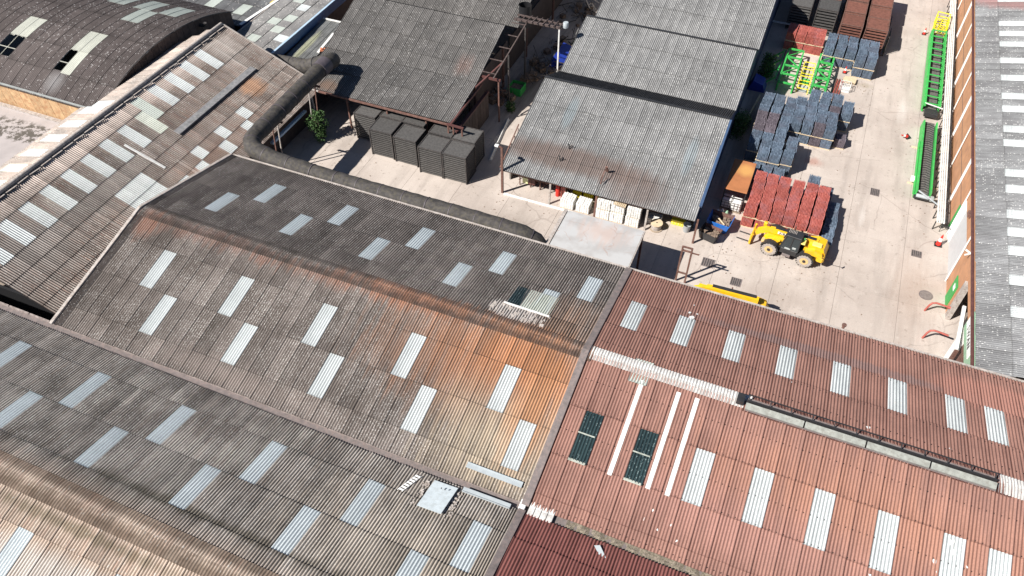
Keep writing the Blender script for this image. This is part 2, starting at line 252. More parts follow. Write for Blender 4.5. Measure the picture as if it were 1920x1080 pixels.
# ------------------------------------------------------------------ mesh helpers
class MB:
    def __init__(s): s.v = []; s.f = []; s.sm = False
    def add(s, vs, fs):
        o = len(s.v); s.v += [tuple(v) for v in vs]; s.f += [tuple(i + o for i in f) for f in fs]; return s
    def box(s, x0, y0, z0, x1, y1, z1, rz=0, piv=None):
        vs = [(x, y, z) for z in (z0, z1) for y in (y0, y1) for x in (x0, x1)]
        if rz:
            px, py = piv or ((x0 + x1) / 2, (y0 + y1) / 2); c, q = math.cos(rz), math.sin(rz)
            vs = [(px + (x - px) * c - (y - py) * q, py + (x - px) * q + (y - py) * c, z) for x, y, z in vs]
        return s.add(vs, [(0, 2, 3, 1), (4, 5, 7, 6), (0, 1, 5, 4), (2, 6, 7, 3), (0, 4, 6, 2), (1, 3, 7, 5)])
    def cbox(s, x0, y0, z0, x1, y1, z1, b=.02):
        bm = bmesh.new(); bmesh.ops.create_cube(bm, size=1)
        for v in bm.verts: v.co = ((x0 + x1) / 2 + v.co.x * (x1 - x0), (y0 + y1) / 2 + v.co.y * (y1 - y0), (z0 + z1) / 2 + v.co.z * (z1 - z0))
        bmesh.ops.bevel(bm, geom=bm.edges[:], offset=b, segments=1, affect='EDGES')
        s.add([v.co[:] for v in bm.verts], [[v.index for v in f.verts] for f in (bm.verts.index_update(), bm.faces)[1]]); bm.free(); return s
    def bar(s, p, q, w, h=None):
        h = h or w; p = Vector(p); q = Vector(q); d = (q - p)
        if d.length < 1e-6: return s
        d.normalize(); up = Vector((0, 0, 1)) if abs(d.z) < .95 else Vector((1, 0, 0))
        a = d.cross(up).normalized() * w / 2; b = a.cross(d).normalized() * h / 2
        vs = [e + sx * a + sy * b for e in (p, q) for sx, sy in ((-1, -1), (1, -1), (1, 1), (-1, 1))]
        return s.add(vs, [(0, 3, 2, 1), (4, 5, 6, 7), (0, 1, 5, 4), (1, 2, 6, 5), (2, 3, 7, 6), (3, 0, 4, 7)])
    def tube(s, pts, r, n=12, caps=True):
        s.sm = True; pts = [Vector(p) for p in pts]; rs = r if isinstance(r, (list, tuple)) else [r] * len(pts); o = len(s.v); prev = None
        for i, p in enumerate(pts):
            d = (pts[min(i + 1, len(pts) - 1)] - pts[max(i - 1, 0)]).normalized()
            up = Vector((0, 0, 1)) if abs(d.z) < .97 else Vector((1, 0, 0))
            a = d.cross(up).normalized() if prev is None else (prev - d * prev.dot(d)).normalized()
            prev = a; b = a.cross(d)
            for k in range(n):
                t = 2 * math.pi * k / n; s.v.append(tuple(p + (a * math.cos(t) + b * math.sin(t)) * rs[i]))
        for i in range(len(pts) - 1):
            for k in range(n):
                k2 = (k + 1) % n; s.f.append((o + i * n + k, o + i * n + k2, o + (i + 1) * n + k2, o + (i + 1) * n + k))
        if caps: s.f.append(tuple(o + k for k in range(n))[::-1]); s.f.append(tuple(o + (len(pts) - 1) * n + k for k in range(n)))
        return s
    def prism(s, poly, y0, y1):
        """outline in x,z extruded along y"""
        n = len(poly); vs = [(x, y0, z) for x, z in poly] + [(x, y1, z) for x, z in poly]
        return s.add(vs, [tuple(range(n)), tuple(range(2 * n - 1, n - 1, -1))] + [(i, i + n, (i + 1) % n + n, (i + 1) % n) for i in range(n)])
    def quad(s, a, b, c, d): return s.add([a, b, c, d], [(0, 1, 2, 3)])
    def mesh(s, name, m):
        me = bpy.data.meshes.new(name); me.from_pydata(s.v, [], s.f); me.materials.append(m)
        bm = bmesh.new(); bm.from_mesh(me); bmesh.ops.recalc_face_normals(bm, faces=bm.faces[:]); bm.to_mesh(me); bm.free()
        if s.sm:
            for p in me.polygons: p.use_smooth = True
            try: me.set_sharp_from_angle(angle=R(38))
            except Exception: pass
        return me
    def build(s, name, m, parent=None, loc=None, kind=None):
        o = bpy.data.objects.new(name, s.mesh(name, m)); C.objects.link(o)
        if parent: o.parent = parent
        if loc: o.location = loc
        if kind: o['kind'] = kind
        return o

def tag(o, label=None, cat=None, group=None, kind=None):
    if label: o['label'] = label
    if cat: o['category'] = cat
    if group: o['group'] = group
    if kind: o['kind'] = kind
    return o
def thing(name, label, cat, loc=(0, 0, 0), rz=0, group=None):
    o = bpy.data.objects.new(name, None); C.objects.link(o); o.location = loc; o.rotation_euler = (0, 0, rz)
    o.empty_display_size = .3
    return tag(o, label, cat, group)
def copy_tree(o, parent=None):
    c = o.copy(); C.objects.link(c); c.parent = parent
    for ch in list(o.children): copy_tree(ch, c)
    return c

# ------------------------------------------------------------------ corrugated sheeting
PITCH, AMP, SEG = 1.0 / 7, .036, 6
def sheet_mesh(mt, corr=6, amp=AMP, rows=1, bend=0):
    key = ('sheet', mt, corr, amp, rows, bend)
    if key in M: return M[key]
    mb = MB(); mb.sm = True; nx = corr * SEG + 2
    for j in range(rows + 1):
        t = j / rows
        for i in range(nx + 1):
            x = -.5 + i * (1.0 / (corr * SEG)); z = amp * math.cos(2 * math.pi * corr * (x + .5)) * .95 + .020 * (x + .5)
            mb.v.append((x, t, z + bend * 4 * t * (1 - t)))
    for j in range(rows):
        for i in range(nx): a = j * (nx + 1) + i; mb.f.append((a, a + 1, a + nx + 2, a + nx + 1))
    o = len(mb.v)      # thin lip at the lower end, shows the sheet's thickness
    for i in range(nx + 1): x, y, z = mb.v[i]; mb.v += [(x, y, z), (x, y, z - .022)]
    for i in range(nx): mb.f.append((o + 2 * i, o + 2 * i + 1, o + 2 * i + 3, o + 2 * i + 2))
    me = bpy.data.meshes.new('roof_sheet'); me.from_pydata(mb.v, [], mb.f); me.materials.append(M[mt])
    for p in me.polygons: p.use_smooth = p.index < rows * nx
    M[key] = me; return me

def roof(root, eave, ridge, along, xs, module, count, rows, mt, special=None, skip=(), axis='x', amp=AMP, partial=None, zig=0):
    """one roof slope of separate corrugated sheets. eave / ridge: (cross position, height) of the slope's lower and upper edge.
    rows: slope distances of the laps measured from the eave. special[(k,row)] = (part name, material)."""
    special = special or {}; o0 = Vector(root.location); rot = -root.rotation_euler.z
    dc = ridge[0] - eave[0]; dz = ridge[1] - eave[1]; L = math.hypot(dc, dz)
    if axis == 'x': ex = Vector((1, 0, 0)); ey = Vector((0, dc, dz)) / L
    else: ex = Vector((0, 1, 0)); ey = Vector((dc, 0, dz)) / L
    nz = ex.cross(ey)
    if nz.z < 0: nz = -nz; flip = True
    else: flip = False
    objs = []
    for k in range(count):
        xc = xs + (k + .5) * module * along
        for r in range(len(rows) - 1):
            if (k, r) in skip: continue
            nm, mm = special.get((k, r), ('roof_sheet', mt))
            s0 = rows[r] - (.0 if r == 0 else .14) + random.uniform(-.02, .02); s1 = rows[r + 1] + .03
            wx = module * (partial if (partial and k == count - 1) else 1.0)
            xcc = xc - (along * module * (1 - partial) / 2 if (partial and k == count - 1) else 0)
            if axis == 'x': base = Vector((xcc, eave[0], eave[1]))
            else: base = Vector((eave[0], xcc, eave[1]))
            lift = .048 if r else .0
            a = base + ey * s0 + nz * (lift + random.uniform(-.004, .004) + (.004 if nm != 'roof_sheet' else 0)); b = base + ey * s1 + nz * random.uniform(-.004, .004)
            e = b - a; q = ex * wx * (-1 if flip else 1)
            nn = q.normalized().cross(e.normalized())
            m4 = Matrix(((q.x, e.x, nn.x, a.x - o0.x), (q.y, e.y, nn.y, a.y - o0.y), (q.z, e.z, nn.z, a.z - o0.z), (0, 0, 0, 1)))
            o = bpy.data.objects.new(nm, sheet_mesh(mm, amp=amp)); C.objects.link(o); o.parent = root
            o.matrix_local = m4; objs.append(o)
    return objs
def SK(ks, r, mm, nm='skylight'): return {(k, r): (nm, mm) for k in ks}

def text_mesh(name, body, size, space, m, parent, rot, loc, off=0):
    fc = bpy.data.curves.new(name, 'FONT'); fc.body = body; fc.size = size; fc.extrude = .005; fc.align_x = 'CENTER'; fc.align_y = 'CENTER'; fc.space_character = space; fc.offset = off
    tmp = bpy.data.objects.new('tmp', fc); C.objects.link(tmp); dg = bpy.context.evaluated_depsgraph_get(); dg.update()
    me = bpy.data.meshes.new_from_object(tmp.evaluated_get(dg)); bpy.data.objects.remove(tmp); bpy.data.curves.remove(fc)
    me.materials.clear(); me.materials.append(m); o = bpy.data.objects.new(name, me); C.objects.link(o); o.parent = parent; o.rotation_euler = rot; o.location = loc; return o
# ------------------------------------------------------------------ ground
g = MB(); g.box(-140, -60, -.4, 110, 190, -.03); tag(g.build('ground', M['joint']), kind='structure')
yard = bpy.data.objects.new('yard', None); C.objects.link(yard); yard.location = (-15, 60, 0); yard['kind'] = 'structure'
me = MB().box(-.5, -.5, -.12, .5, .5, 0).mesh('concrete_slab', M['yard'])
ys = [37.2, 42.9, 48.55, 55, 61.5, 68, 74.5, 81, 87.5, 94, 101, 109]
for i in range(14):
    for j in range(len(ys) - 1):
        x0 = -48 + i * 4.6; wd = 4.6
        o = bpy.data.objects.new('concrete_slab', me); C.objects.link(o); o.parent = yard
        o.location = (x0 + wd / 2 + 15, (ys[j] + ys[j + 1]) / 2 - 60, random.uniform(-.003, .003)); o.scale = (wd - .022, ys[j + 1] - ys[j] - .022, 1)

# ================================================================== A  weathered grey warehouse
EV, RV, EZ, RZ = 19.1, 28.8, 5.5, 7.72
RE = 38.5
A = thing('warehouse', 'long warehouse with mottled grey brown corrugated roof and orange rust plume by its ridge', 'warehouse', (-24, 28.8, 0))
def sidebox(root, name, m, b): 
    o0 = root.location; return MB().box(b[0] - o0.x, b[1] - o0.y, b[2] - o0.z, b[3] - o0.x, b[4] - o0.y, b[5] - o0.z).build(name, m, root)
def walls(root, x0, x1, y0, y1, z, m, gable=None, t=.25):
    sidebox(root, 'wall', m, (x0, y0, 0, x1, y0 + t, z)); sidebox(root, 'wall', m, (x0, y1 - t, 0, x1, y1, z))
    o0 = root.location
    for x in (x0, x1 - t):
        poly = [(y0 + t, 0), (y1 - t, 0), (y1 - t, z)] + ([gable] if gable else []) + [(y0 + t, z)]
        b = MB(); n = len(poly)
        vs = [(x - o0.x, a - o0.y, c) for a, c in poly] + [(x + t - o0.x, a - o0.y, c) for a, c in poly]
        b.add(vs, [tuple(range(n)), tuple(range(2 * n - 1, n - 1, -1))] + [(i, i + n, (i + 1) % n + n, (i + 1) % n) for i in range(n)])
        b.build('gable_wall', m, root)
walls(A, -40.5, -7.5, 19.4, 38.3, EZ - .12, M['grey_wall'], (28.8, RZ - .15))
spA = {**SK((3, 9, 15, 21, 27), 2, 'sky_white'), **SK((5, 11, 17, 23, 29), 1, 'sky_white')}
roof(A, (EV + .12, EZ), (RV, RZ), 1, -40.02, 1.056, 31, [0, 1.64, 4.55, 7.52, 9.72], 'sheet_grey', spA)
roof(A, (EV + .12, EZ), (RV, RZ), 1, -40.55, .53, 1, [0, 1.64, 4.55, 7.52, 9.72], 'sheet_grey')
spR = {**SK((3, 9, 15, 21), 2, 'sky_blue'), **SK((5, 11, 17, 23, 29), 1, 'sky_blue'), (27, 2): ('skylight', 'sky_blue')}
roof(A, (RE, EZ), (RV, RZ), 1, -40.02, 1.056, 31, [0, 2.45, 5.25, 8.0, 9.72], 'sheet_rear', spR)
roof(A, (RE, EZ), (RV, RZ), 1, -40.55, .53, 1, [0, 2.45, 5.25, 8.0, 9.72], 'sheet_rear')
def ridge_caps(root, x0, x1, v, z, mt, module=1.056, rise=.05, w=.62, slope=.2244, name='ridge_cap', n=None):
    """curved ridge pieces that keep the corrugation running over the top"""
    key = ('cap', mt, w, slope)
    if key not in M:
        mb = MB(); mb.sm = True; nx = 6 * SEG + 1; ny = 8
        for j in range(ny + 1):
            t = -1 + 2 * j / ny; y = t * w; sag = -(math.sqrt(t * t + .09) - .3) * w * slope
            for i in range(nx + 1):
                x = -.5 + i / (6 * SEG); mb.v.append((x, y, sag + .028 * math.cos(2 * math.pi * 6 * (x + .5)) + .02))
        for j in range(ny):
            for i in range(nx): a = j * (nx + 1) + i; mb.f.append((a, a + 1, a + nx + 2, a + nx + 1))
        me = bpy.data.meshes.new('ridge_cap'); me.from_pydata(mb.v, [], mb.f); me.materials.append(M[mt])
        for p in me.polygons: p.use_smooth = True
        M[key] = me
    k = 0; x = x0
    while x < x1 - .3:
        o = bpy.data.objects.new(name, M[key]); C.objects.link(o); o.parent = root
        o.location = (x + module / 2 - root.location.x, v - root.location.y, z + random.uniform(0, .008) - root.location.z); o.scale = (module * .985, 1, 1); x += module; k += 1
ridge_caps(A, -40.55, -7.4, RV, RZ, 'sheet_grey')
o0 = A.location
def rel(root, *pts): return [tuple(Vector(p) - Vector(root.location)) for p in pts]
def barobj(root, name, m, pts, w, h=None):
    b = MB(); q = rel(root, *pts)
    for i in range(len(q) - 1): b.bar(q[i], q[i + 1], w, h)
    return b.build(name, m, root)
barobj(A, 'verge_flashing', M['flash_pale'], [(-40.68, EV, EZ + .06), (-40.68, RV, RZ + .08), (-40.68, RE, EZ + .06)], .22, .14)
barobj(A, 'gutter', M['flash_pale'], [(-40.6, RE + .1, EZ - .05), (-7.3, RE + .1, EZ - .05)], .16, .14)
barobj(A, 'seam_flashing', M['flash'], [(-7.22, EV, EZ + .05), (-7.22, RV, RZ + .09), (-7.22, RE, EZ + .06)], .42, .12)
# broken patch near the ridge: yellowish glazing bars, pale flashing foot
pt = MB()
for i in range(4): pt.add([(0, 0, 0)], [])
sl_r = Vector((0, RE - RV, EZ - RZ)).normalized()      # down the rear slope
def onrear(x, s, up=.0): p = Vector((x, RV, RZ)) + sl_r * s; return (p.x, p.y, p.z + up)
for k, c in enumerate(['sky_dark', 'sky_green', 'sky_green']):
    a, b = Vector(onrear(-12.75 + k * .95, 2.1, .06)), Vector(onrear(-12.75 + k * .95, 4.2, .06)); e = a - b
    o = bpy.data.objects.new('patch_sheet', sheet_mesh(c)); C.objects.link(o); o.parent = A
    ex = Vector((-.95, 0, 0)); nn = ex.normalized().cross(e.normalized())
    b = b - Vector(A.location); o.matrix_local = Matrix(((ex.x, e.x, nn.x, b.x), (0, e.y, nn.y, b.y), (0, e.z, nn.z, b.z), (0, 0, 0, 1)))
b = MB(); rq = random.Random(9)
for k in range(60):
    x = rq.uniform(-14.0, -10.0); s_ = rq.uniform(.9, 1.95); q = Vector(onrear(x, s_, .05)) - Vector(A.location); r = rq.uniform(.03, .10); b.box(q.x - r, q.y - r * 1.6, q.z - .01, q.x + r * .7, q.y + r * 1.6, q.z + .03, rz=rq.uniform(-.3, .3))
b.build('crumbled_sheet', M['flash_pale'], A, kind='stuff')
barobj(A, 'patch_bar', M['steel_white'], [onrear(-13.4, 2.05, .1), onrear(-10.3, 2.0, .1)], .12, .07)
# things lying on / by the valley gutter (front eave)
valley = thing('valley_gutter', 'pale stepped valley gutter running between the grey warehouse roofs', 'gutter', (-26, 19.1, 5.3))
b = MB(); b.box(-20.3, -.42, -.1, 18.7, .2, .02); b.build('trough', M['flash'], valley)
b = MB()
for k in range(22): b.box(-20.3 + k * 1.77, .16, .02, -20.3 + k * 1.77 + 1.7, .25, .15 + random.uniform(-.02, .03))
b.build('upstand', mat('valley upstand', (.33, .28, .26), .85, noise=.25, dirt=(.12, .09, .08), dirt_amt=.6), valley)
mossv = thing('mossy_gutter', 'silted mossy valley gutter between light red and dark red roofs', 'gutter', (2, 19.1, 5.3))
b = MB(); b.box(-9.3, -.5, -.1, 12, .4, .02); b.build('trough', M['flash'], mossv)
b = MB(); N = 70
for k in range(N):
    x0, x1 = -6.8 + k * .27, -6.8 + (k + 1) * .27
    for (ya, yb) in ((-.42, -.1), (-.1, .28)):
        h = lambda x, y: .05 + .05 * math.sin(x * 7.3 + y * 5) + .03 * math.sin(x * 17 + y * 31)
        b.quad((x0, ya, h(x0, ya)), (x1, ya, h(x1, ya)), (x1, yb, h(x1, yb)), (x0, yb, h(x0, yb)))
b.build('silt', M['moss'], mossv, kind='stuff')
b = MB()
for k in range(4): b.cbox(-8.95 + k * .36, -.42, .1 + .02 * (k % 2), -8.95 + k * .36 + .33, .45, .24)
b.build('white_cap', M['white_paint'], mossv)
b = MB().cbox(-9.5, -.3, .08, -9.15, .3, .3); b.build('joint_cap', M['white'], mossv)

# ================================================================== B  red warehouse
B = thing('red_warehouse', 'warehouse with light red corrugated roof and two rows of white skylights, lower right', 'warehouse', (6, 28.8, 0))
walls(B, -7.0, 21, 19.4, 38.3, EZ - .12, M['brick_wall'], (28.8, RZ - .15))
mB = 1.072
spB = {**SK((1, 4), 2, 'sky_dark'), **SK((7, 10, 13, 16, 19, 21, 24), 2, 'sky_white')}
roof(B, (EV + .12, EZ), (RV, RZ), 1, -7.05, mB, 26, [0, .9, 3.3, 6.4, 9.72], 'sheet_red', spB)
spB = SK((1, 4, 7, 10, 13, 16, 19, 21, 24), 1, 'sky_white')
roof(B, (RE, EZ), (RV, RZ), 1, -7.05, mB, 26, [0, 3.8, 6.85, 9.72], 'sheet_red', spB)
ridge_caps(B, -7.0, 2.3, RV + .05, RZ + .01, 'white_paint', mB, w=.5)
ridge_caps(B, 2.3, 15.6, RV, RZ, 'sheet_red', mB)
ridge_caps(B, 15.6, 17.4, RV + .05, RZ + .02, 'white_paint', .9, w=.6)
ridge_caps(B, 17.4, 20.8, RV, RZ, 'sheet_red', mB)
barobj(B, 'gutter', M['flash_pale'], [(-7.2, RE + .12, EZ - .04), (20.9, RE + .12, EZ - .04)], .14, .12)
def onB(x, s, up=.0):
    t = s / 9.95; return (x, EV + (RV - EV) * t, EZ + (RZ - EZ) * t + up)
for x in (-3.5, -1.33, -.25):
    b = MB(); q = rel(B, onB(x, 3.2, .05), onB(x + .03, 9.2, .05)); b.bar(q[0], q[1], .26, .05); b.build('sealing_strip', M['steel_white'], B)
# grey patch sheet over the white ridge
b = bpy.data.objects.new('patch_sheet', sheet_mesh('sky_dirty')); C.objects.link(b); b.parent = B
p = Vector(onB(-3.75, 8.9, .10)) - Vector(B.location); b.matrix_local = Matrix(((1.05, 0, 0, p.x), (0, 1.7, -.0, p.y), (0, .12, 1, p.z), (0, 0, 0, 1)))
for xx, x1 in ((1, 0), (4, 0)):      # pale feet of dark skylights and their mid lap
    for s_, hh in ((3.28, .16), (4.95, .08)):
        q = rel(B, onB(-7.05 + xx * mB + .05, s_, .07), onB(-7.05 + (xx + 1) * mB - .03, s_, .07)); MB().bar(q[0], q[1], hh, .02).build('lap_strip', M['sky_green'], B)
ds_ = Vector((0, RE - RV, EZ - RZ)).normalized(); b = MB()
for x, s_, r in [(-2.05, 6.4, .3), (-2.3, 6.9, .16), (-1.8, 7.0, .12), (-2.2, 7.9, .08), (9.0, 1.1, .2), (13.3, 1.5, .1), (4.6, 3.0, .08)]:
    c = Vector((x, RV, RZ + .05)) + ds_ * s_ - Vector(B.location); b.add([tuple(c + Vector((1, 0, 0)) * math.cos(k * .7) * r * random.uniform(.3, .9) + ds_ * math.sin(k * .7) * r * random.uniform(.4, 1)) for k in range(9)], [tuple(range(9))])
b.build('white_paint_splash', M['steel_white'], B, kind='stuff')
b = MB(); b.tube([(7.2 - 6, 38.75 - 28.8, 5.1), (7.2 - 6, 38.75 - 28.8, 5.75)], .09, 10); b.tube([(7.2 - 6, 38.75 - 28.8, 5.75), (7.2 - 6, 38.75 - 28.8, 5.85)], .15, 10); b.build('vent_pipe', M['rust_steel'], B)
# long ridge ventilator
V = thing('ridge_ventilator', 'long low glazed ridge ventilator box on the red roof', 'ventilator', (9, 28.75, 7.75))
b = MB(); b.prism([(-6.6, -.02), (6.45, -.02), (6.45, .3), (-6.6, .3)], -.06, .02); b.build('side_panel', M['black_steel'], V)
b = MB()
for k in range(4):
    x0 = -6.6 + k * 3.28; b.add([(x0, -.52, .12), (x0 + 3.2, -.52, .12), (x0 + 3.2, -.22, .3), (x0, -.22, .3), (x0, -.52, .06), (x0 + 3.2, -.52, .06), (x0 + 3.2, -.22, .24), (x0, -.22, .24)],
          [(0, 1, 2, 3), (4, 7, 6, 5), (0, 4, 5, 1), (1, 5, 6, 2), (2, 6, 7, 3), (3, 7, 4, 0)])
b.build('sloping_cover', mat('weathered grey green cover', (.27, .28, .255), .7, noise=.2, dirt=(.16, .15, .13), dirt_amt=.5), V)
b = MB(); b.box(-6.6, -.2, .0, 6.45, .32, .05); b.build('base_tray', M['flash'], V)
bt = MB()
for k in range(12):
    bt.bar((-6.5 + k * 1.17, -.2, .06), (-6.5 + k * 1.17, .34, .32), .05)
bt.build('bracket', M['black_steel'], V)
MB().bar((-6.6, .35, .34), (6.45, .35, .34), .05, .05).build('top_rail', M['black_steel'], V)
MB().box(-7.15, -.3, .0, -6.75, .3, .34).build('end_piece', M['black_steel'], V)
MB().bar((-6.6, -.58, .07), (6.45, -.58, .07), .06, .05).build('lower_lip', M['flash'], V)
b = MB(); dsl = Vector((0, RV - EV, RZ - EZ)).normalized()
for s_ in (.35, 3.35, 4.85, 6.45, 8.2):
    for k in range(78): q = Vector(onB(-6.95 + k * .357, s_, .05)) - Vector(B.location); b.box(q.x - .014, q.y - .018, q.z - .03, q.x + .014, q.y + .018, q.z + .026)
for s_ in (.4, 3.85, 6.9, 8.6):
    for k in range(78): q = Vector((-6.95 + k * .357, RE - (RE - RV) * s_ / 9.95, EZ + (RZ - EZ) * s_ / 9.95 + .05)) - Vector(B.location); b.box(q.x - .014, q.y - .018, q.z - .03, q.x + .014, q.y + .018, q.z + .026)
b.build('roofing_bolts', M['black'], B, kind='stuff')
# splashes of white on the red roof
rf = MB()
for x, s, r in [(-3.9, 15.8, .16), (13.8, 6.0, .25), (13.9, 5.5, .2), (13.1, 4.7, .2), (13.3, 4.2, .12), (10.4, 2.3, .22), (10.3, 2.9, .16), (-1.0, 1.6, .12), (-.7, 2.2, .1), (.4, 1.8, .12), (-.2, 1.3, .1), (.9, 1.1, .1), (15.0, 3.6, .15), (14.6, 5.0, .1)]:
    if s < 10:
        c = Vector(onB(x, s, .045)) - Vector(B.location); ds = Vector((0, RV - EV, RZ - EZ)).normalized()
    else: continue
    n = 9; ring = []
    for k in range(n):
        t = 2 * math.pi * k / n; rr = r * random.uniform(.35, 1.0); q = c + Vector((1, 0, 0)) * math.cos(t) * rr * .6 + ds * math.sin(t) * rr; ring.append(tuple(q))
    rf.add(ring, [tuple(range(n))])
rf.build('white_paint_splash', M['steel_white'], B, kind='stuff')

# ================================================================== C and D  front roofs
Cw = thing('pale_warehouse', 'warehouse with dark to cream corrugated roof, lower left of the valley gutter', 'warehouse', (-28, 9.4, 0))
walls(Cw, -58, -7.6, -.2, 18.7, EZ - .12, M['grey_wall'], (9.4, RZ - .2))
spC = {**SK((0, 6, 12, 18, 24, 30), 2, 'sky_blue'), **SK((2, 8, 14, 20, 26, 32), 1, 'sky_blue')}
roof(Cw, (18.78, EZ), (9.4, RZ), -1, -8.19, 1.056, 48, [0, 1.93, 4.98, 7.95, 9.62][::1], 'sheet_pale', {(k, {2: 1, 1: 2}[r]): v for (k, r), v in spC.items()})  # leftmost sheets, out of view, added to shade the gap beside hall E
roof(Cw, (18.78, EZ), (9.4, RZ), 1, -8.19, .86, 1, [0, 1.93, 4.98, 7.95, 9.62], 'sheet_pale')
spC = SK((8, 14, 20, 26), 2, 'sky_blue')
roof(Cw, (0, EZ), (9.4, RZ), -1, -8.19, 1.056, 34, [0, 2.0, 4.7, 7.6, 9.62], 'sheet_cream', spC)
ridge_caps(Cw, -52, -7.5, 9.4, RZ, 'sheet_cream', w=.75)
barobj(Cw, 'seam_flashing', M['flash'], [(-7.25, 18.8, EZ + .05), (-7.25, 9.4, RZ + .09), (-7.25, 0, EZ + .06)], .4, .12)
D = thing('dark_red_warehouse', 'dark red corrugated roof slope at the bottom centre below the mossy gutter', 'warehouse', (0, 9.4, 0))
walls(D, -7.0, 10, -.2, 18.7, EZ - .12, M['grey_wall'], (9.4, RZ - .2))
roof(D, (18.75, EZ), (9.4, RZ), 1, -7.0, mB, 15, [0, 1.9, 4.95, 7.95, 9.62], 'sheet_darkred')
# white repair sheet + dirt beside it on roof C
def onC(x, s, up=0.): t = s / 9.62; return Vector((x, 18.78 + (9.4 - 18.78) * t, EZ + (RZ - EZ) * t + up))
rp = thing('white_repair_panel', 'square pale blue white panel covering a hole by the valley gutter', 'panel', tuple(onC(-11.6, 1.1, 0)))
o_ = rp.location
pts = [onC(-12.35, .3, .2) - o_, onC(-10.95, .25, .2) - o_, onC(-11.0, 2.25, .28) - o_, onC(-12.4, 2.3, .28) - o_]
b = MB(); b.add([tuple(q) for q in pts] + [tuple(q - Vector((0, 0, .06))) for q in pts], [(0, 1, 2, 3), (7, 6, 5, 4), (0, 4, 5, 1), (1, 5, 6, 2), (2, 6, 7, 3), (3, 7, 4, 0)]); b.build('panel', mat('pale blue white sheet', (.60, .67, .70), .4, noise=.08, dirt=(.4, .42, .4), dirt_amt=.3), rp)
b = MB().cbox(*(onC(-12.3, 2.25, -.05) - o_), *(onC(-10.95, .35, .18) - o_)) if False else MB().box(-.75, -.9, -.3, .6, .8, .0)
b.build('kerb_frame', M['black_steel'], rp)
b = MB().box(-.02, 0, 0, .02, .05, .05); 
for x in (-.12, .1): b.box(x, .3, .3, x + .05, .35, .36)
b.build('fixing', M['black'], rp)
db = MB()
for k in range(70):
    x = random.uniform(-10.95, -10.55) if k < 45 else random.uniform(-12.9, -12.5); s = random.uniform(.4, 2.4); r = random.uniform(.03, .075)
    q = onC(x, s, .06); db.box(q.x - r, q.y - r * .7, q.z - .02, q.x + r, q.y + r * .7, q.z + r * .5, rz=random.uniform(0, 3))
tag(db.build('roof_debris', M['flash_pale']), 'broken sheet crumbs lying round the pale panel by the valley gutter', 'debris', kind='stuff')
for i, (x0, s0, x1, s1, lb) in enumerate([(-10.7, -.02, -7.9, .0, 'flat grey steel channel laid in the valley right of the pale panel')]):
    q0, q1 = onC(x0, .15, .12), onC(x1, .1, .12); c = thing('steel_channel', lb, 'steel channel', tuple(q0)); MB().bar((0, 0, 0), tuple(q1 - q0), .30, .06).build('web', M['galv'], c)
    MB().bar((0, -.14, .05), tuple(q1 - q0 + Vector((0, -.14, .05))), .02, .1).build('flange', M['galv'], c)
q0, q1 = Vector(onB(-11.1, .95, .1)), Vector(onB(-7.75, .95, .1)); c = thing('steel_channel', 'pale steel channel lying on the grey roof just above the valley gutter', 'steel channel', tuple(q0))
MB().bar((0, 0, 0), tuple(q1 - q0), .32, .05).build('web', M['galv'], c); MB().bar((0, .15, .04), tuple(q1 - q0 + Vector((0, .15, .04))), .02, .1).build('flange', M['galv'], c)
# roof ladder piece
q0 = onC(-13.3, .35, .1); q1 = onC(-13.75, 1.75, .1); lad = thing('roof_ladder', 'short white slatted ladder on the roof left of the pale panel', 'ladder', tuple(q0)); e = q1 - q0
for dx in (-.14, .14): MB().bar((dx, 0, 0), tuple(e + Vector((dx, 0, 0))), .04).build('rail', M['white'], lad)
for k in range(7): t = (k + .5) / 7; MB().bar(tuple(e * t + Vector((-.15, 0, .02))), tuple(e * t + Vector((.15, 0, .02))), .1, .02).build('rung', M['white'], lad)
q0 = Vector((-3.0, 18.3, 5.75)); c = thing('loose_flashing', 'loose bent grey flashing strip lying on the dark red roof', 'flashing', tuple(q0))
b = MB(); b.add([(0, 0, .0), (.28, .12, .02), (1.35, -.95, -.16), (1.2, -1.1, -.2), (0, 0, -.03), (.28, .12, -.01), (1.35, -.95, -.19), (1.2, -1.1, -.23)], [(0, 1, 2, 3), (7, 6, 5, 4), (0, 4, 5, 1), (1, 5, 6, 2), (2, 6, 7, 3), (3, 7, 4, 0)]); b.build('strip', M['galv'], c)

# ================================================================== E  brown roof on the left
Eb = thing('brown_hall', 'hall with brown striped corrugated roof and many white skylights on the left', 'hall', (-48, 36, 0))
sidebox(Eb, 'end_wall', M['black'], (-54.2, 21.6, 0, -42.4, 21.8, 3.0))  # black wall added to paint the shaded gap behind roof C dark
walls(Eb, -54.2, -42.4, 27.0, 51.6, 2.9, M['dark_wall'])  # dark wall colour stands in for the shade under the eave
kw = dict(axis='y')
mE = 1.03
def kE(v): return int(round((v - 20.7) / mE - .5))
ridge_u, ridge_z = -51.5, 7.5
LE = math.hypot(10.05, 4.35)
rowsA = [0, 1.45, 2.73, 3.95, 5.35, 6.7, 9.27, 10.9]      # measured from the eave, near part
spE = {(k, 5): ('skylight', 'sky_white') for k in (15, 13, 11, 9, 7, 5, 3, 1)}
spE[(17, 5)] = ('skylight', 'sky_green')
spE.update({(16, 1): ('skylight', 'sky_white'), (17, 2): ('skylight', 'sky_white'), (14, 1): ('skylight', 'sky_white')})
for k in (10, 11, 12):
    for r in (2, 3): spE[(k, r)] = ('skylight', 'sky_white')
roof(Eb, (-41.45, 3.15), (ridge_u, ridge_z), 1, 20.7, mE, 18, rowsA, 'sheet_tan', spE, **kw)
rowsB = [0, 1.45, 2.73, 3.95, 5.4, 7.9, 10.45, 10.9]
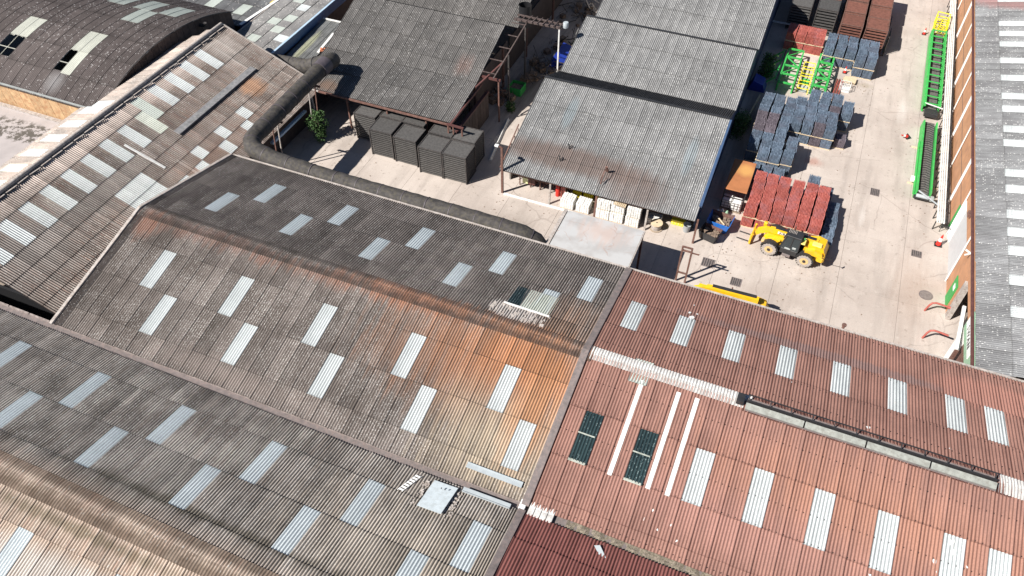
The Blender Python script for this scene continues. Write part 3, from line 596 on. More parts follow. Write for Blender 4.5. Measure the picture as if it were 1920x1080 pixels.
spE = {(k - 18, 5): ('skylight', 'sky_white') for k in (26, 24, 22, 20)}
spE[(0, 5)] = ('skylight', 'sky_dirty')
for k in (22, 19): spE[(k - 18, 1)] = ('skylight', 'sky_white')
for k in (23, 20): spE[(k - 18, 2)] = ('skylight', 'sky_white')
roof(Eb, (-41.45, 3.15), (ridge_u, ridge_z), 1, 20.7 + 18 * mE, mE, 13, rowsB, 'sheet_tan', spE, **kw)
spE = {(kE(v), 1): ('skylight', 'sky_vault' if v < 31 else 'sky_white') for v in (37.9, 35.9, 33.8, 31.8, 29.65, 27.9, 25.9, 23.8)}
roof(Eb, (-55.64, 6.27), (ridge_u, ridge_z), 1, 20.7, mE, 17, [0, 1.0, 3.6, 4.2], 'sheet_tan_left', {k: v for k, v in spE.items() if k[0] < 17}, **kw)
roof(Eb, (-54.33, 6.66), (ridge_u, ridge_z), 1, 20.7 + 17 * mE, mE, 11, [0, 2.4, 2.85], 'sheet_tan_left', {(0, 0): ('skylight', 'sky_white')}, **kw)
roof(Eb, (-53.5, 6.9), (ridge_u, ridge_z), 1, 20.7 + 28 * mE, mE, 1, [0, 2.0], 'sheet_tan_left', **kw)
roof(Eb, (-52.6, 7.17), (ridge_u, ridge_z), 1, 20.7 + 29 * mE, mE, 1, [0, 1.1], 'sheet_tan_left', **kw)
q = rel(Eb, (-51.5, 20.7, 7.56), (-51.5, 52.6, 7.56)); b = MB(); b.tube([q[0], q[1]], .17, 10); b.build('ridge_roll', M['flash_pale'], Eb)
MB().bar(*rel(Eb, (-51.2, 20.7, 7.42), (-51.2, 52.4, 7.42)), .2, .05).build('ridge_flashing', M['black_steel'], Eb)
for k in range(28): MB().bar(*rel(Eb, (-51.1, 20.9 + k * 1.13, 7.47), (-51.05 + random.uniform(-.06, .06), 21.85 + k * 1.13, 7.47)), .09, .05).build('ridge_clip', M['flash_pale'], Eb)
MB().bar(*rel(Eb, (-51.45, 52.65, 7.55), (-41.45, 52.65, 3.25)), .12, .1).build('verge_flashing', M['flash_pale'], Eb)
def onE(s, v, up=0.): t = s / LE; return (-51.5 + 10.05 * t, v, 7.5 - 4.35 * t + up)
# raised step strip
b = MB(); a0, a1 = Vector(onE(4.95, 39.2, .08)), Vector(onE(5.6, 39.2, .22)); c0, c1 = Vector(onE(4.95, 50, .08)), Vector(onE(5.6, 50, .22))
o_ = Vector(Eb.location); L_ = [a0, a1, c1, c0]; b.add([tuple(x - o_) for x in L_] + [tuple(x - o_ - Vector((0, 0, .1))) for x in L_], [(0, 1, 2, 3), (7, 6, 5, 4), (0, 4, 5, 1), (1, 5, 6, 2), (2, 6, 7, 3), (3, 7, 4, 0)]); b.build('step_flashing', mat('dull lead grey', (.20, .20, .205), .8, noise=.25, dirt=(.34, .33, .32), dirt_amt=.6), Eb)
q = rel(Eb, onE(4.9, 33.6, .1), onE(7.3, 34.6, .1)); 
pc = thing('loose_roof_strip', 'long pale metal strip lying down the brown roof left of the skylight squares', 'metal strip', onE(3.2, 35.5, .08)); e = Vector(onE(6.85, 35.65, .1)) - Vector(onE(3.2, 35.5, .08)); MB().bar((0, 0, 0), tuple(e), .2, .06).build('strip', M['steel_white'], pc)
MB().bar(*rel(Eb, (-41.5, 44.2, 2.45), (-41.5, 49.6, 2.45)), .3, .2).build('eaves_gutter', M['blue_pale'], Eb)
# white streak lines across the brown roof
for s0, v0, s1, v1 in [(5.9, 26.9, 9.0, 26.9), (5.8, 29.0, 8.4, 29.0), (5.8, 24.8, 9.2, 24.8), (1.5, 49.6, 8.5, 49.7), (6.0, 46.1, 10.0, 46.1), (7.0, 36.9, 10.0, 36.9)]:
    MB().bar(*rel(Eb, onE(s0, v0, .05), onE(s1, v1, .05)), .07, .02).build('lap_strip', M['flash_pale'], Eb)

# ================================================================== F  dark barrel vault
F = thing('barrel_vault_hangar', 'dark barrel vaulted hangar with broken skylights at top left', 'hangar', (-66, 50, 0))
vc, half, fz, sag = 48.2, 9.3, 5.75, 2.05
Rr = (half ** 2 + sag ** 2) / (2 * sag); cz = fz + sag - Rr; th = math.asin(half / Rr)
NR = 7; mF = 1.0325
def arcp(t): a = -th + 2 * th * t; return (vc + Rr * math.sin(a), cz + Rr * math.cos(a), a)
holes = {(6, 1): 1, (12, 1): 1, (13, 1): 1}
for k in range(26):
    for r in range(NR):
        x = -54.35 - (k + .5) * mF; t0, t1 = r / NR, (r + 1) / NR
        if (k, r) in holes: continue
        mt_ = 'sheet_vault'; nm = 'roof_sheet'
        if k in (5, 6, 12, 13) and r == 2 or (k, r) == (5, 1): mt_ = 'sky_vault'; nm = 'skylight'
        if k in (4, 5) and r == 4 or k in (5, 6, 8, 9, 2, 3) and r == 5: mt_ = 'sky_dirty'; nm = 'skylight'
        a = arcp(t0 - .012); b = arcp(t1); A3 = Vector((x, a[0], a[1])); B3 = Vector((x, b[0], b[1]))
        up = Vector((0, math.sin((a[2] + b[2]) / 2), math.cos((a[2] + b[2]) / 2))); A3 += up * random.uniform(.02, .03)
        e = B3 - A3; q = Vector((mF, 0, 0)); nn = q.normalized().cross(e.normalized()); L = A3 - F.location
        o = bpy.data.objects.new(nm, sheet_mesh(mt_, amp=.022, rows=4, bend=e.length ** 2 / (8 * Rr))); C.objects.link(o); o.parent = F
        o.matrix_local = Matrix(((q.x, e.x, nn.x, L.x), (q.y, e.y, nn.y, L.y), (q.z, e.z, nn.z, L.z), (0, 0, 0, 1)))
for (k, r) in holes:       # glazing bars and rags left in the broken skylights
    x0 = -54.35 - (k + 1) * mF; b = MB(); a = arcp(r / NR + .05); L = F.location
    b.box(x0 - L.x, a[0] - .03 - L.y, a[1] - .03, x0 + mF - L.x, a[0] + .03 - L.y, a[1] + .03)
    for xx in (x0, x0 + mF):
        p0, p1 = arcp(r / NR), arcp((r + 1) / NR); b.bar((xx - L.x, p0[0] - L.y, p0[1]), (xx - L.x, p1[0] - L.y, p1[1]), .09, .05)
    for j in range(6):
        p1 = arcp((r + 1) / NR - .002); ww = random.uniform(.06, .16); xs_ = x0 + .05 + j * .16 - L.x; p2 = arcp((r + 1) / NR - random.uniform(.008, .022)); b.quad((xs_, p1[0] - L.y, p1[1]), (xs_ + ww, p1[0] - L.y, p1[1]), (xs_ + ww * .7, p2[0] - L.y, p2[1]), (xs_ + .02, p2[0] - L.y, p2[1]))
    b.build('glazing_bar', M['sky_vault'], F)
# end wall of dark vertical boards under the arch
for j in range(22):
    v0 = vc - half + j * (2 * half / 22); v1 = v0 + 2 * half / 22 - .03; L = F.location
    zt = lambda v: cz + math.sqrt(Rr ** 2 - (v - vc) ** 2) - .06
    x = -54.6; b = MB(); vs = [(x, v0, 0), (x, v1, 0), (x, v1, zt(v1)), (x, v0, zt(v0))]; vs = [(a - L.x, b_ - L.y, c) for a, b_, c in vs]
    b.add(vs + [(a - .08, b_, c) for a, b_, c in vs], [(0, 1, 2, 3), (7, 6, 5, 4), (0, 4, 5, 1), (1, 5, 6, 2), (2, 6, 7, 3), (3, 7, 4, 0)]); b.build('end_board', M['dark_wall'], F)
b = MB(); L = F.location; pp = [arcp(i / 24) for i in range(25)]
for i in range(24): b.bar((-54.38 - L.x, pp[i][0] - L.y, pp[i][1] + .02), (-54.38 - L.x, pp[i + 1][0] - L.y, pp[i + 1][1] + .02), .08, .12)
b.build('verge_trim', M['dark_steel'], F)
for j in range(24):      # near side wall boards
    x1 = -54.9 - j * 1.15; MB().box(x1 - 1.12 - L.x, vc - half + .1 - L.y, 3.0, x1 - L.x, vc - half + .22 - L.y, fz - .12 + random.uniform(-.03, .03)).build('side_board', M['timber_wall'], F)
sidebox(F, 'inner_wall', M['dark_wall'], (-84, vc - half + .3, 0, -54.9, vc - half + .45, 5.5)); sidebox(F, 'floor', M['black'], (-84, vc - half + .4, 3.0, -54.9, vc + half - .3, 3.2)); sidebox(F, 'far_wall', M['dark_wall'], (-84, vc + half - .2, 0, -54.8, vc + half, 5.6))  # black raised floor added to paint the darkness seen through the holes
MB().bar(*rel(F, (-54.5, vc - half - .05, 5.77), (-84, vc - half - .05, 5.77)), .14, .12).build('gutter', M['gutter'], F)
fr = thing('mossy_flat_roof', 'grey flat concrete roof with dark moss patches beside the timber wall', 'flat roof', (-68, 33, 0))
M['flat'] = mat('flat roof concrete', (.42, .38, .37), .9, noise=.12, nscale=.6); nf = NT(M['flat']); pf = nf.pos()
cc = nf.b.inputs['Base Color'].links[0].from_socket
ef = ellipse(nf, pf, -61.6, 36.3, 7, 1.5, .3, .4); ms = nf.m('MULTIPLY', ef, nf.rng(nf.noise(pf, 1.6, 5, .7), .47, .53)); nf.col(nf.mix(nf.m('MULTIPLY', ms, .9), cc, (.075, .065, .05)))
MB().box(-16, -16, 0, 12.3, 6.0, 3.3).build('slab', M['flat'], fr)
MB().box(-16, 5.5, 3.3, 11.5, 5.85, 3.46).build('edge_kerb', M['flash_pale'], fr)
pv = thing('roof_vent_pipe', 'short bent vent pipe poking out of the dark hangar end wall', 'pipe', (-54.4, 53.0, 6.6)); MB().tube([(-.4, 0, -.1), (.2, 0, 0), (.45, .0, .1), (.5, 0, .35)], .16, 10).build('pipe', M['dark_steel'], pv)
ex = thing('extractor_fan', 'round dark extractor cowl low on the hangar end wall', 'extractor', (-54.55, 48.6, 5.9)); MB().tube([(0, 0, 0), (.7, 0, 0)], .62, 16).build('cowl', M['black_steel'], ex); MB().tube([(.66, 0, 0), (.72, 0, 0)], .5, 16).build('grille', M['dark_slat'], ex)

# ================================================================== G  low roofs at top left
Gr = thing('low_grey_roof_building', 'low building with pale patched grey roof and blue fascia', 'building', (-51, 66, 0))
sp = {}
for (k, r) in ((2, 2), (3, 0), (4, 1), (5, 2), (6, 1), (8, 1), (9, 2), (11, 2), (12, 1), (15, 1)): sp[(k, r)] = ('skylight', 'sky_white' if (k + r) % 3 == 0 else 'sky_dirty')
roof(Gr, (-48.4, 4.0), (-53.4, 4.3), 1, 53.2, 1.2, 24, [0, 1.4, 2.6, 3.8, 5.0], 'sheet_far', sp, axis='y', amp=.012)
sidebox(Gr, 'fascia', M['blue_fascia'], (-48.3, 53.2, 3.1, -48.15, 84, 4.05)); sidebox(Gr, 'fascia_cap', M['blue_pale'], (-48.34, 53.2, 4.06, -48.13, 84, 4.12))
sidebox(Gr, 'wall', M['dark_wall'], (-53.3, 53.4, 0, -48.5, 82, 3.9))
sidebox(Gr, 'edge_trim', M['flash_pale'], (-53.5, 53.2, 4.28, -53.38, 82, 4.36))
G0 = thing('low_dark_roof_building', 'low building with dark slate grey roof behind the hangar', 'building', (-62, 61, 0))
sp = {(k, r): ('skylight', 'sky_dirty') for k, r in ((1, 1), (4, 1), (7, 0), (10, 2), (13, 1), (14, 0))}
roof(G0, (58.0, 3.9), (63.6, 4.1), -1, -54.3, 1.25, 20, [0, 2, 4, 5.6], 'sheet_far_dark', sp, amp=.01)
MB().bar(*rel(G0, (-54.2, 57.9, 4.0), (-53.4, 63.6, 4.15)), .3, .35).build('fascia', M['blue_fascia'], G0)
MB().bar(*rel(G0, (-54.25, 57.9, 4.2), (-53.45, 63.6, 4.36)), .34, .06).build('fascia_cap', M['white'], G0)
sidebox(G0, 'wall', M['dark_wall'], (-80, 58.2, 0, -54.2, 63.4, 3.8))
MB().bar(*rel(G0, (-80, 63.8, 4.1), (-54.0, 63.8, 4.2)), .5, .1).build('back_gutter', M['flash_pale'], G0)
rl = thing('pale_blue_barrier', 'pale blue white low barrier beside the yellow machine at the top', 'barrier', (-60, 66.5, 0))
MB().box(-6, -.3, 0, 3.6, .3, 1.6).build('panel', M['blue_pale'], rl); MB().box(3.6, -.5, 0, 4.5, .5, 1.9).build('end_box', M['blue_pale'], rl)
Lt = thing('lean_to_shed', 'lean-to with grey corrugated roof and yellowish strip between blue fascia and middle shed', 'lean-to', (-46.6, 59.5, 0))
roof(Lt, (55.6, 2.9), (63.5, 3.3), 1, -48.0, .96, 3, [0, 7.9], 'sheet_metal')
MB().bar(*rel(Lt, (-48.0, 63.5, 3.42), (-45.0, 63.5, 3.42)), .16, .12).build('edge_trim', M['steel_white'], Lt)
MB().bar(*rel(Lt, (-48.0, 55.55, 2.95), (-45.0, 55.55, 2.95)), .12, .1).build('eaves_trim', M['flash_pale'], Lt)
MB().bar(*rel(Lt, (-45.55, 61.5, 3.25), (-45.2, 57.9, 3.1)), .28, .1).build('side_trim', M['steel_white'], Lt)
sidebox(Lt, 'wall', M['dark_wall'], (-47.9, 55.8, 0, -45.2, 63.4, 2.8))
rb = thing('brick_rubble', 'small heap of orange tiles at the corner of the middle shed', 'rubble', (-44.1, 57.5, 3.7)); b = MB()
for k in range(10): x, y = random.uniform(-.3, .3), random.uniform(-.25, .3); b.box(x - .15, y - .07, random.uniform(-.05, .1), x + .15, y + .07, random.uniform(.12, .3), rz=random.uniform(0, 3))
b.build('tile', mat('orange clay', (.55, .2, .1), .9), rb)

# ================================================================== H  middle shed
H_ = thing('middle_shed', 'open shed with dark lichen spotted roof behind the rack stacks', 'shed', (-35.5, 60, 0))
HW = 16.1; mH = HW / 15
roof(H_, (51.6, 3.6), (57.1, 4.45), 1, -43.5, mH, 15, [0, 2.9, 5.55], 'sheet_mid')
roof(H_, (57.1, 4.5), (63.8, 6.8), 1, -43.5, mH, 15, [0, 1.8, 3.6, 5.4, 7.05], 'sheet_mid')
roof(H_, (67.0, 4.9), (63.8, 6.82), 1, -43.5, mH, 15, [0, 3.72], 'sheet_shed_shade')
roof(H_, (67.0, 4.9), (74.5, 7.3), 1, -43.5, mH, 15, [0, 2.6, 5.2, 7.9], 'sheet_mid')
roof(H_, (78, 5.0), (74.5, 7.32), 1, -43.5, mH, 15, [0, 4.2], 'sheet_shed_shade')
roof(H_, (78, 5.0), (86, 7.6), 1, -43.5, mH, 15, [0, 2.8, 5.6, 8.4], 'sheet_mid')
barobj(H_, 'gutter', M['rust_steel'], [(-41, 51.45, 3.55), (-27.3, 51.45, 3.5)], .16, .14)
barobj(H_, 'gutter', M['flash_pale'], [(-43.3, 51.5, 3.6), (-41, 51.45, 3.55)], .12, .1)
for x in (-42.2, -38.2, -34, -30, -27.6): MB().bar(*rel(H_, (x, 51.75, 0), (x, 51.75, 3.5)), .14).build('post', M['steel_white'] if x < -40 else M['rust_steel'], H_)
for y in (57.1, 63.8, 70, 78):
    for x in (-43.3, -27.6): MB().bar(*rel(H_, (x, y, 0), (x, y, 4.4)), .2).build('post', M['rust_steel'], H_)
sidebox(H_, 'back_wall', M['dark_wall'], (-43.4, 85, 0, -27.5, 85.3, 5)); sidebox(H_, 'left_wall', M['dark_wall'], (-43.5, 52.6, 0, -43.35, 85, 3.55))
for y0, y1, m_ in ((57.3, 66.5, 'dark_wall'), (67.2, 84, 'dark_wall')): sidebox(H_, 'side_wall', M[m_], (-28.4, y0, 0, -28.25, y1, 3.6))
# side boards along the lower right flank + oxide beams
for k in range(11): sidebox(H_, 'side_board', M['dark_wall'], (-26.95, 51.7 + k * .62, 0, -26.85, 51.7 + k * .62 + .58, 2.6 + (k % 3) * .06))
barobj(H_, 'side_beam', M['brown_steel'], [(-26.9, 51.5, 2.85), (-26.9, 58.5, 2.85)], .3, .2)
barobj(H_, 'crane_rail', M['brown_steel'], [(-27.25, 51.2, 3.75), (-27.25, 58, 3.9)], .16, .2)
barobj(H_, 'cross_beam', M['brown_steel'], [(-27.6, 51.2, 3.75), (-26.0, 51.2, 3.7)], .16, .16); barobj(H_, 'cross_beam', M['brown_steel'], [(-27.6, 58.1, 4.6), (-25.4, 58.1, 4.6)], .2, .2)
for x, y, z in ((-27.5, 51.2, 3.7), (-27.0, 51.2, 3.7), (-26.2, 51.3, 3.6), (-25.6, 58.1, 4.5)): MB().bar(*rel(H_, (x, y, 0), (x, y, z)), .12).build('post', M['rust_steel'], H_)
prk = thing('pipe_gantry', 'rusty steel gantry with ladder like rails alongside the middle shed', 'gantry', (-25.5, 63, 0))
def G(x, y, z): return (x + 25.5, y - 63, z)
for x in (-25.9,): MB().bar(G(x, 57.6, 5.0), G(x, 65.6, 6.4), .10).build('rail', M['gantry'], prk)
for k in range(5): y = 58.2 + k * 1.8; z = 5.1 + k * .31; MB().bar(G(-27.3, y, z), G(-25.9, y, z), .07).build('rung', M['gantry'], prk)
MB().bar(G(-27.2, 56.5, 4.4), G(-25.9, 60.5, 5.3), .14).build('brace', M['brown_steel'], prk)
for x, y, z in ((-25.9, 65.4, 6.4), (-25.9, 61.2, 5.4), (-22.8, 66.5, 6.0)): MB().bar(G(x, y, 0), G(x, y, z), .13).build('post', M['steel_white'] if x > -24 else M['dark_steel'], prk)
MB().bar(G(-27.4, 66.2, 6.3), G(-22.6, 66.6, 6.1), .3, .16).build('platform_beam', M['gantry'], prk); MB().bar(G(-27.4, 67.1, 6.3), G(-22.6, 67.3, 6.1), .14, .14).build('platform_beam', M['gantry'], prk)
for k in range(9): x = -27.2 + k * .55; MB().bar(G(x, 66.0, 6.35), G(x + .1, 67.5, 6.25), .08).build('slat', M['gantry'], prk)
bl = thing('black_chimney', 'black flue opening rising through the middle shed roof', 'flue', (-26.9, 67.8, 4.9)); MB().tube([(0, 0, 0), (0, 0, 2.2)], .62, 16, False).build('flue', M['black'], bl)
wt = thing('blue_barrel', 'small pale blue drum on the gantry end', 'drum', (-22.3, 66.9, 6.1)); b = MB(); b.tube([(0, 0, 0), (0, 0, .15), (0, 0, .7), (0, 0, .78)], [.36, .38, .38, .34], 14); wt.scale = (.7, .7, .7); b.build('body', M['galv'], wt)

# ================================================================== I  large right shed
I_ = thing('large_shed', 'long shed of several sawtooth bays with white lichen covered grey roofs', 'shed', (-13, 66, 0))
nI = 16; mI = 16.9 / nI; xI = -21.45
roof(I_, (48.65, 2.42), (59.2, 5.3), 1, xI, mI, nI, [0, 2.7, 5.4, 8.1, 10.93], 'sheet_shed')
roof(I_, (63.4, 3.5), (59.2, 5.32), 1, xI, mI, nI, [0, 4.55], 'sheet_shed_shade')
roof(I_, (63.4, 3.5), (70.8, 5.55), 1, xI, mI, nI, [0, 2.6, 5.2, 7.66], 'sheet_shed')
roof(I_, (73.8, 4.0), (70.8, 5.57), 1, xI, mI, nI, [0, 3.38], 'sheet_shed_shade')
roof(I_, (73.8, 4.0), (83, 6.6), 1, xI, mI, nI, [0, 3.1, 6.2, 9.5], 'sheet_shed')
roof(I_, (86, 4.5), (83, 6.6), 1, xI, mI, nI, [0, 3.66], 'sheet_shed_shade')
roof(I_, (86, 4.5), (96, 7.2), 1, xI, mI, nI, [0, 3.4, 6.8, 10.3], 'sheet_shed')
for v, z in ((59.2, 5.38), (70.8, 5.63)): barobj(I_, 'ridge_flashing', M['black_steel'], [(xI, v, z), (-4.55, v, z)], .22, .07)
# side walls of blue cladding, profile follows the bays
prof = [(50.5, 0), (97, 0), (96, 7.0), (86, 4.3), (83, 6.4), (73.8, 3.8), (70.8, 5.35), (63.4, 3.3), (59.2, 5.1), (50.5, 2.8)]
for x in (-4.72, xI + .1):
    b = MB(); n = len(prof); L = I_.location
    b.add([(x - L.x, a - L.y, c) for a, c in prof] + [(x + .12 - L.x, a - L.y, c) for a, c in prof], [tuple(range(n)), tuple(range(2 * n - 1, n - 1, -1))] + [(i, i + n, (i + 1) % n + n, (i + 1) % n) for i in range(n)])
    b.build('side_wall', M['blue_clad'] if x > -10 else M['grey_wall'], I_)
barobj(I_, 'side_gutter', M['blue_clad'], [(-4.45, 50, 2.9), (-4.45, 59.2, 5.2)], .24, .2)
sidebox(I_, 'back_wall', M['dark_wall'], (xI + .3, 56.5, 0, -4.8, 56.7, 4.2))
for i, x in enumerate((-16.9, -12.8, -8.4, -4.3)): MB().bar(*rel(I_, (x, 48.75, 0), (x, 48.95, 2.42)), .15).build('canopy_post', M['rust_steel'] if i in (1, 3) else M['flash_pale'], I_)
MB().bar(*rel(I_, (-21.2, 48.85, 2.3), (-4.5, 48.85, 2.3)), .12, .14).build('eaves_beam', M['rust_steel'], I_)
MB().bar(*rel(I_, (-21.0, 48.45, .06), (-14.6, 48.45, .06)), .14, .12).build('white_kerb', M['white'], I_)
lp = thing('lamp_post', 'rusty square lamp post with small lamp at the front left corner of the large shed', 'lamp post', (-21.2, 48.6, 0))
MB().bar((0, 0, 0), (0, 0, 4.85), .18).build('post', M['rust_steel'], lp); MB().bar((0, 0, 4.85), (-.35, -.05, 4.95), .1).build('arm', M['rust_steel'], lp); MB().cbox(-.62, -.14, 4.86, -.28, .12, 5.02).build('lamp', M['white'], lp)
mh = thing('roof_hoop', 'rusty upright hoop fixed on the front of the large shed roof', 'roof hoop', (-12.75, 50.3, 2.95)); b = MB(); b.bar((0, -.8, 0), (.05, -.3, .75), .06); b.bar((.05, -.3, .75), (.08, .35, .95), .06); b.bar((.1, .35, 1.0), (.1, .65, .3), .22, .1); b.bar((0, -.8, 0), (.3, .1, .1), .04); b.build('hoop', M['rust_steel'], mh)
for x, y in ((-16.8, 50.9), (-16.5, 52.3)):
    st = thing('roof_spike', ('upper' if y > 51 else 'lower') + ' small black bracket on the brown stain of the large shed roof', 'bracket', (x, y, 3.0 + (y - 50.5) * .27), group='roof brackets'); MB().bar((0, 0, 0), (-.12, .05, .5), .07).build('stem', M['black_steel'], st); MB().bar((-.02, 0, .2), (.22, .1, .42), .05).build('arm', M['black_steel'], st)
for k in range(5): barobj(I_, 'corner_ladder', M['rust_steel'], [(-21.6, 49.6 + .8 * k, 1.5 + .2 * k), (-21.6, 50.0 + .8 * k, 2.6 + .25 * k)], .06)
barobj(I_, 'corner_rail', M['rust_steel'], [(-21.65, 49.2, 2.2), (-21.65, 53.4, 3.9)], .09)

# ================================================================== R  right brick building
Rb = thing('brick_hall', 'orange brick hall with grey corrugated roof along the right side of the yard', 'hall', (14.8, 65, 0), rz=0)
ang = .0145
# its own frame: wall line leans very slightly from the yard grid, built with true coordinates
def wx(v): return 15.22 - (v - 46) * .0165
b = MB(); L = Rb.location
def wallseg(name, m, v0, v1, z0, z1, t0=0, t1=.3, parent=Rb):
    b = MB(); vs = []
    for z in (z0, z1):
        for v in (v0, v1):
            for t in (t0, t1): vs.append((wx(v) + t - L.x, v - L.y, z))
    b.add(vs, [(0, 1, 3, 2), (4, 6, 7, 5), (0, 4, 5, 1), (2, 3, 7, 6), (0, 2, 6, 4), (1, 5, 7, 3)]); return b.build(name, m, parent)
HT = 4.95
wallseg('wall', M['brick_wall'], 57.9, 106, 2.55, HT); wallseg('wall', M['brick_wall'], 57.9, 106, 0, 2.5)
wallseg('string_course', M['dark_wall'], 57.9, 106, 2.5, 2.56, -.02)
wallseg('plinth', M['flash_pale'], 57.9, 106, 0, .22, -.12, -.005)
wallseg('wall', M['brick_wall'], 52.2, 57.9, 4.1, HT); wallseg('roller_door', mat('pale grey roller door', (.52, .53, .54), .5, noise=.05), 52.2, 57.0, .0, 3.7, .06, .15); wallseg('door_head', M['brick_wall'], 52.2, 57.9, 3.7, 4.1, 0, .3)
wallseg('white_pilaster', M['white'], 57.0, 57.9, 0, 3.7, -.05, .25)
wallseg('wall', M['brick_wall'], 48.6, 52.2, 0, HT); wallseg('green_door', M['green_door'], 49.2, 50.5, 0, 2.3, -.07, -.01); wallseg('notice', M['white'], 49.5, 50.0, 1.55, 1.95, -.1, -.075)
wallseg('green_panel', M['green_door'], 58.1, 58.9, .2, 2.5, -.06, -.01)
wallseg('wall', M['green_pale'], 38, 44.2, 3.4, HT, .0, .25); wallseg('sign_board', M['white'], 40.6, 44.0, 4.0, 4.6, -.06, -.01)
wallseg('door_jamb', M['flash_pale'], 48.0, 48.6, 0, 3.6, -.02, .3); wallseg('wall', M['brick_wall'], 44.2, 48.6, 4.0, HT, 0, .3)
wallseg('dark_opening', M['black'], 44.2, 48.0, 0, 3.9, 1.2, 1.3)
wallseg('rusty_door', M['rust_steel'], 39.6, 42.6, 0, 3.3, .02, .1); wallseg('white_door', M['white'], 42.6, 44.2, 0, 3.4, .0, .1); wallseg('wall', M['green_pale'], 38, 39.6, 0, 3.4, 0, .2)
# sign lettering
text_mesh('sign_lettering', 'SWAN', .62, 1.25, M['black'], Rb, (R(90), 0, R(-90)), (wx(42.3) - .075 - L.x, 42.3 - L.y, 4.3))
# downpipes: alternately broad and thin
for i, v in enumerate((96.5, 90.3, 85.6, 80.6, 76, 71.6, 67.0, 61.9)):
    w_ = .16 if i % 2 else .09
    bb = MB(); bb.bar((wx(v) - .12 - L.x, v - L.y, .05), (wx(v) - .12 - L.x, v - L.y, HT - .05), w_); bb.build('downpipe', M['white'], Rb)
for v in (57.95, 52.2): MB().bar((wx(v) - .1 - L.x, v - L.y, 0), (wx(v) - .1 - L.x, v - L.y, HT - .05), .09).build('downpipe', M['white'], Rb)
MB().bar((wx(38) - .1 - L.x, 38 - L.y, HT + .02), (wx(106) - .1 - L.x, 106 - L.y, HT + .02), .16, .14).build('gutter', M['brown_steel'], Rb)
spR_ = {}
for v in (90.5, 85.34, 83.39, 81.19, 78.04, 74.91, 71.74, 69.82, 66.52, 64.44, 60.31, 58.23, 55.16, 53.07, 50.2, 47.1, 44.0): spR_[(int((v - 38.75) / 1.04), 1)] = ('skylight', 'sky_white')
objs = roof(Rb, (15.3, 5.12), (26, 7.5), 1, 38.75, 1.04, 63, [0, 2.15, 5.2, 8.0], 'sheet_right', spR_, axis='y', amp=.018)
for o in objs:      # follow the slight lean of the wall
    y = o.location.y + L.y; o.location.x += wx(y) - 15.25
sidebox(Rb, 'back_wall', M['grey_wall'], (25, 38, 0, 25.3, 104, 7)); sidebox(Rb, 'end_wall', M['grey_wall'], (15.6, 38.9, 0, 25, 39.1, 5.0))
sh = thing('swing_door', 'long tilted white edged swing door frame at the bottom right of the yard', 'door', (14.9, 44.0, 0))
b = MB(); b.bar((-.1, -2.2, 3.45), (.25, 1.9, 3.6), .22, .16); b.build('top_edge', M['white'], sh); b = MB(); b.bar((.0, -2.2, 3.3), (.35, 1.9, 3.4), .18, .2); b.build('frame', M['gutter'], sh); MB().box(-.1, -2.25, 0, .1, -2.0, 3.4).build('stile', M['rust_steel'], sh)
lm = thing('wall_lamp', 'small white twin lamp on the brick hall wall', 'lamp', (wx(50.6) - .1, 50.6, 4.5)); MB().bar((.1, 0, 0), (-.3, .2, .1), .1).build('arm', M['white'], lm); MB().bar((.1, 0, 0), (-.3, -.25, -.05), .1).build('arm', M['white'], lm)
lm = thing('wall_unit', 'small dark unit high on the brick wall above the roller door', 'wall unit', (wx(55.2) - .12, 55.2, 4.5)); MB().cbox(-.12, -.3, -.15, .1, .3, .15).build('case', M['rust_steel'], lm)

# ================================================================== slab canopy
sc_ = thing('slab_canopy', 'cracked pale concrete slab canopy between warehouse and large shed', 'canopy', (-10.7, 41.5, 0))
MB().box(-3.0, -2.9, 3.9, 3.1, 2.7, 4.1).build('slab', M['concrete'], sc_)
MB().box(-3.32, -2.9, 3.88, -3.05, 2.7, 4.16).build('kerb', M['flash_pale'], sc_); MB().box(3.12, -2.9, 3.9, 3.2, 2.7, 4.13).build('kerb', M['flash_pale'], sc_)
MB().box(3.0, -2.9, 0, 3.1, -.6, 3.9).build('side_wall', M['dark_wall'], sc_)
for x, y in ((3.05, 2.6), (-3.1, 2.6), (3.05, -.6)): MB().bar((x, y, 0), (x, y, 3.9), .16).build('post', M['rust_steel'], sc_)
MB().box(-3.1, -2.8, 0, -2.95, 2.5, 3.9).build('side_wall', M['dark_wall'], sc_)

# ================================================================== insulated duct
dp = thing('insulated_duct', 'large tarred insulated duct running from the middle shed to the slab canopy', 'duct', (-40.5, 45, 0))
def D_(p): return (p[0] + 40.5, p[1] - 45, p[2])
path = [(-40.35, 52.6, 6.0), (-40.28, 50, 6.0), (-40.18, 47, 6.0), (-40.05, 44, 6.0), (-39.97, 41.3, 5.98)]
def arc_pts(c, r, a0, a1, n, z0, z1): return [(c[0] + r * math.cos(a0 + (a1 - a0) * i / n), c[1] + r * math.sin(a0 + (a1 - a0) * i / n), z0 + (z1 - z0) * i / n) for i in range(n + 1)]
bend = arc_pts((-38.6, 40.9), 1.37, R(182), R(268), 7, 5.95, 5.65)
run = [(-36.9, 39.42, 5.35), (-32, 39.42, 5.1), (-26, 39.5, 5.0), (-21, 39.55, 5.0), (-17.4, 39.62, 4.9), (-15.7, 39.75, 4.7), (-14.8, 39.9, 4.2), (-14.35, 40, 3.4), (-14.3, 40, 2.2)]
def dense(pts, st=.5):
    out = [Vector(pts[0])]
    for a, b_ in zip(pts, pts[1:]):
        a = Vector(a); b_ = Vector(b_); n = max(1, int((b_ - a).length / st))
        out += [a.lerp(b_, (i + 1) / n) for i in range(n)]
    return out
full = dense(path + bend + run)
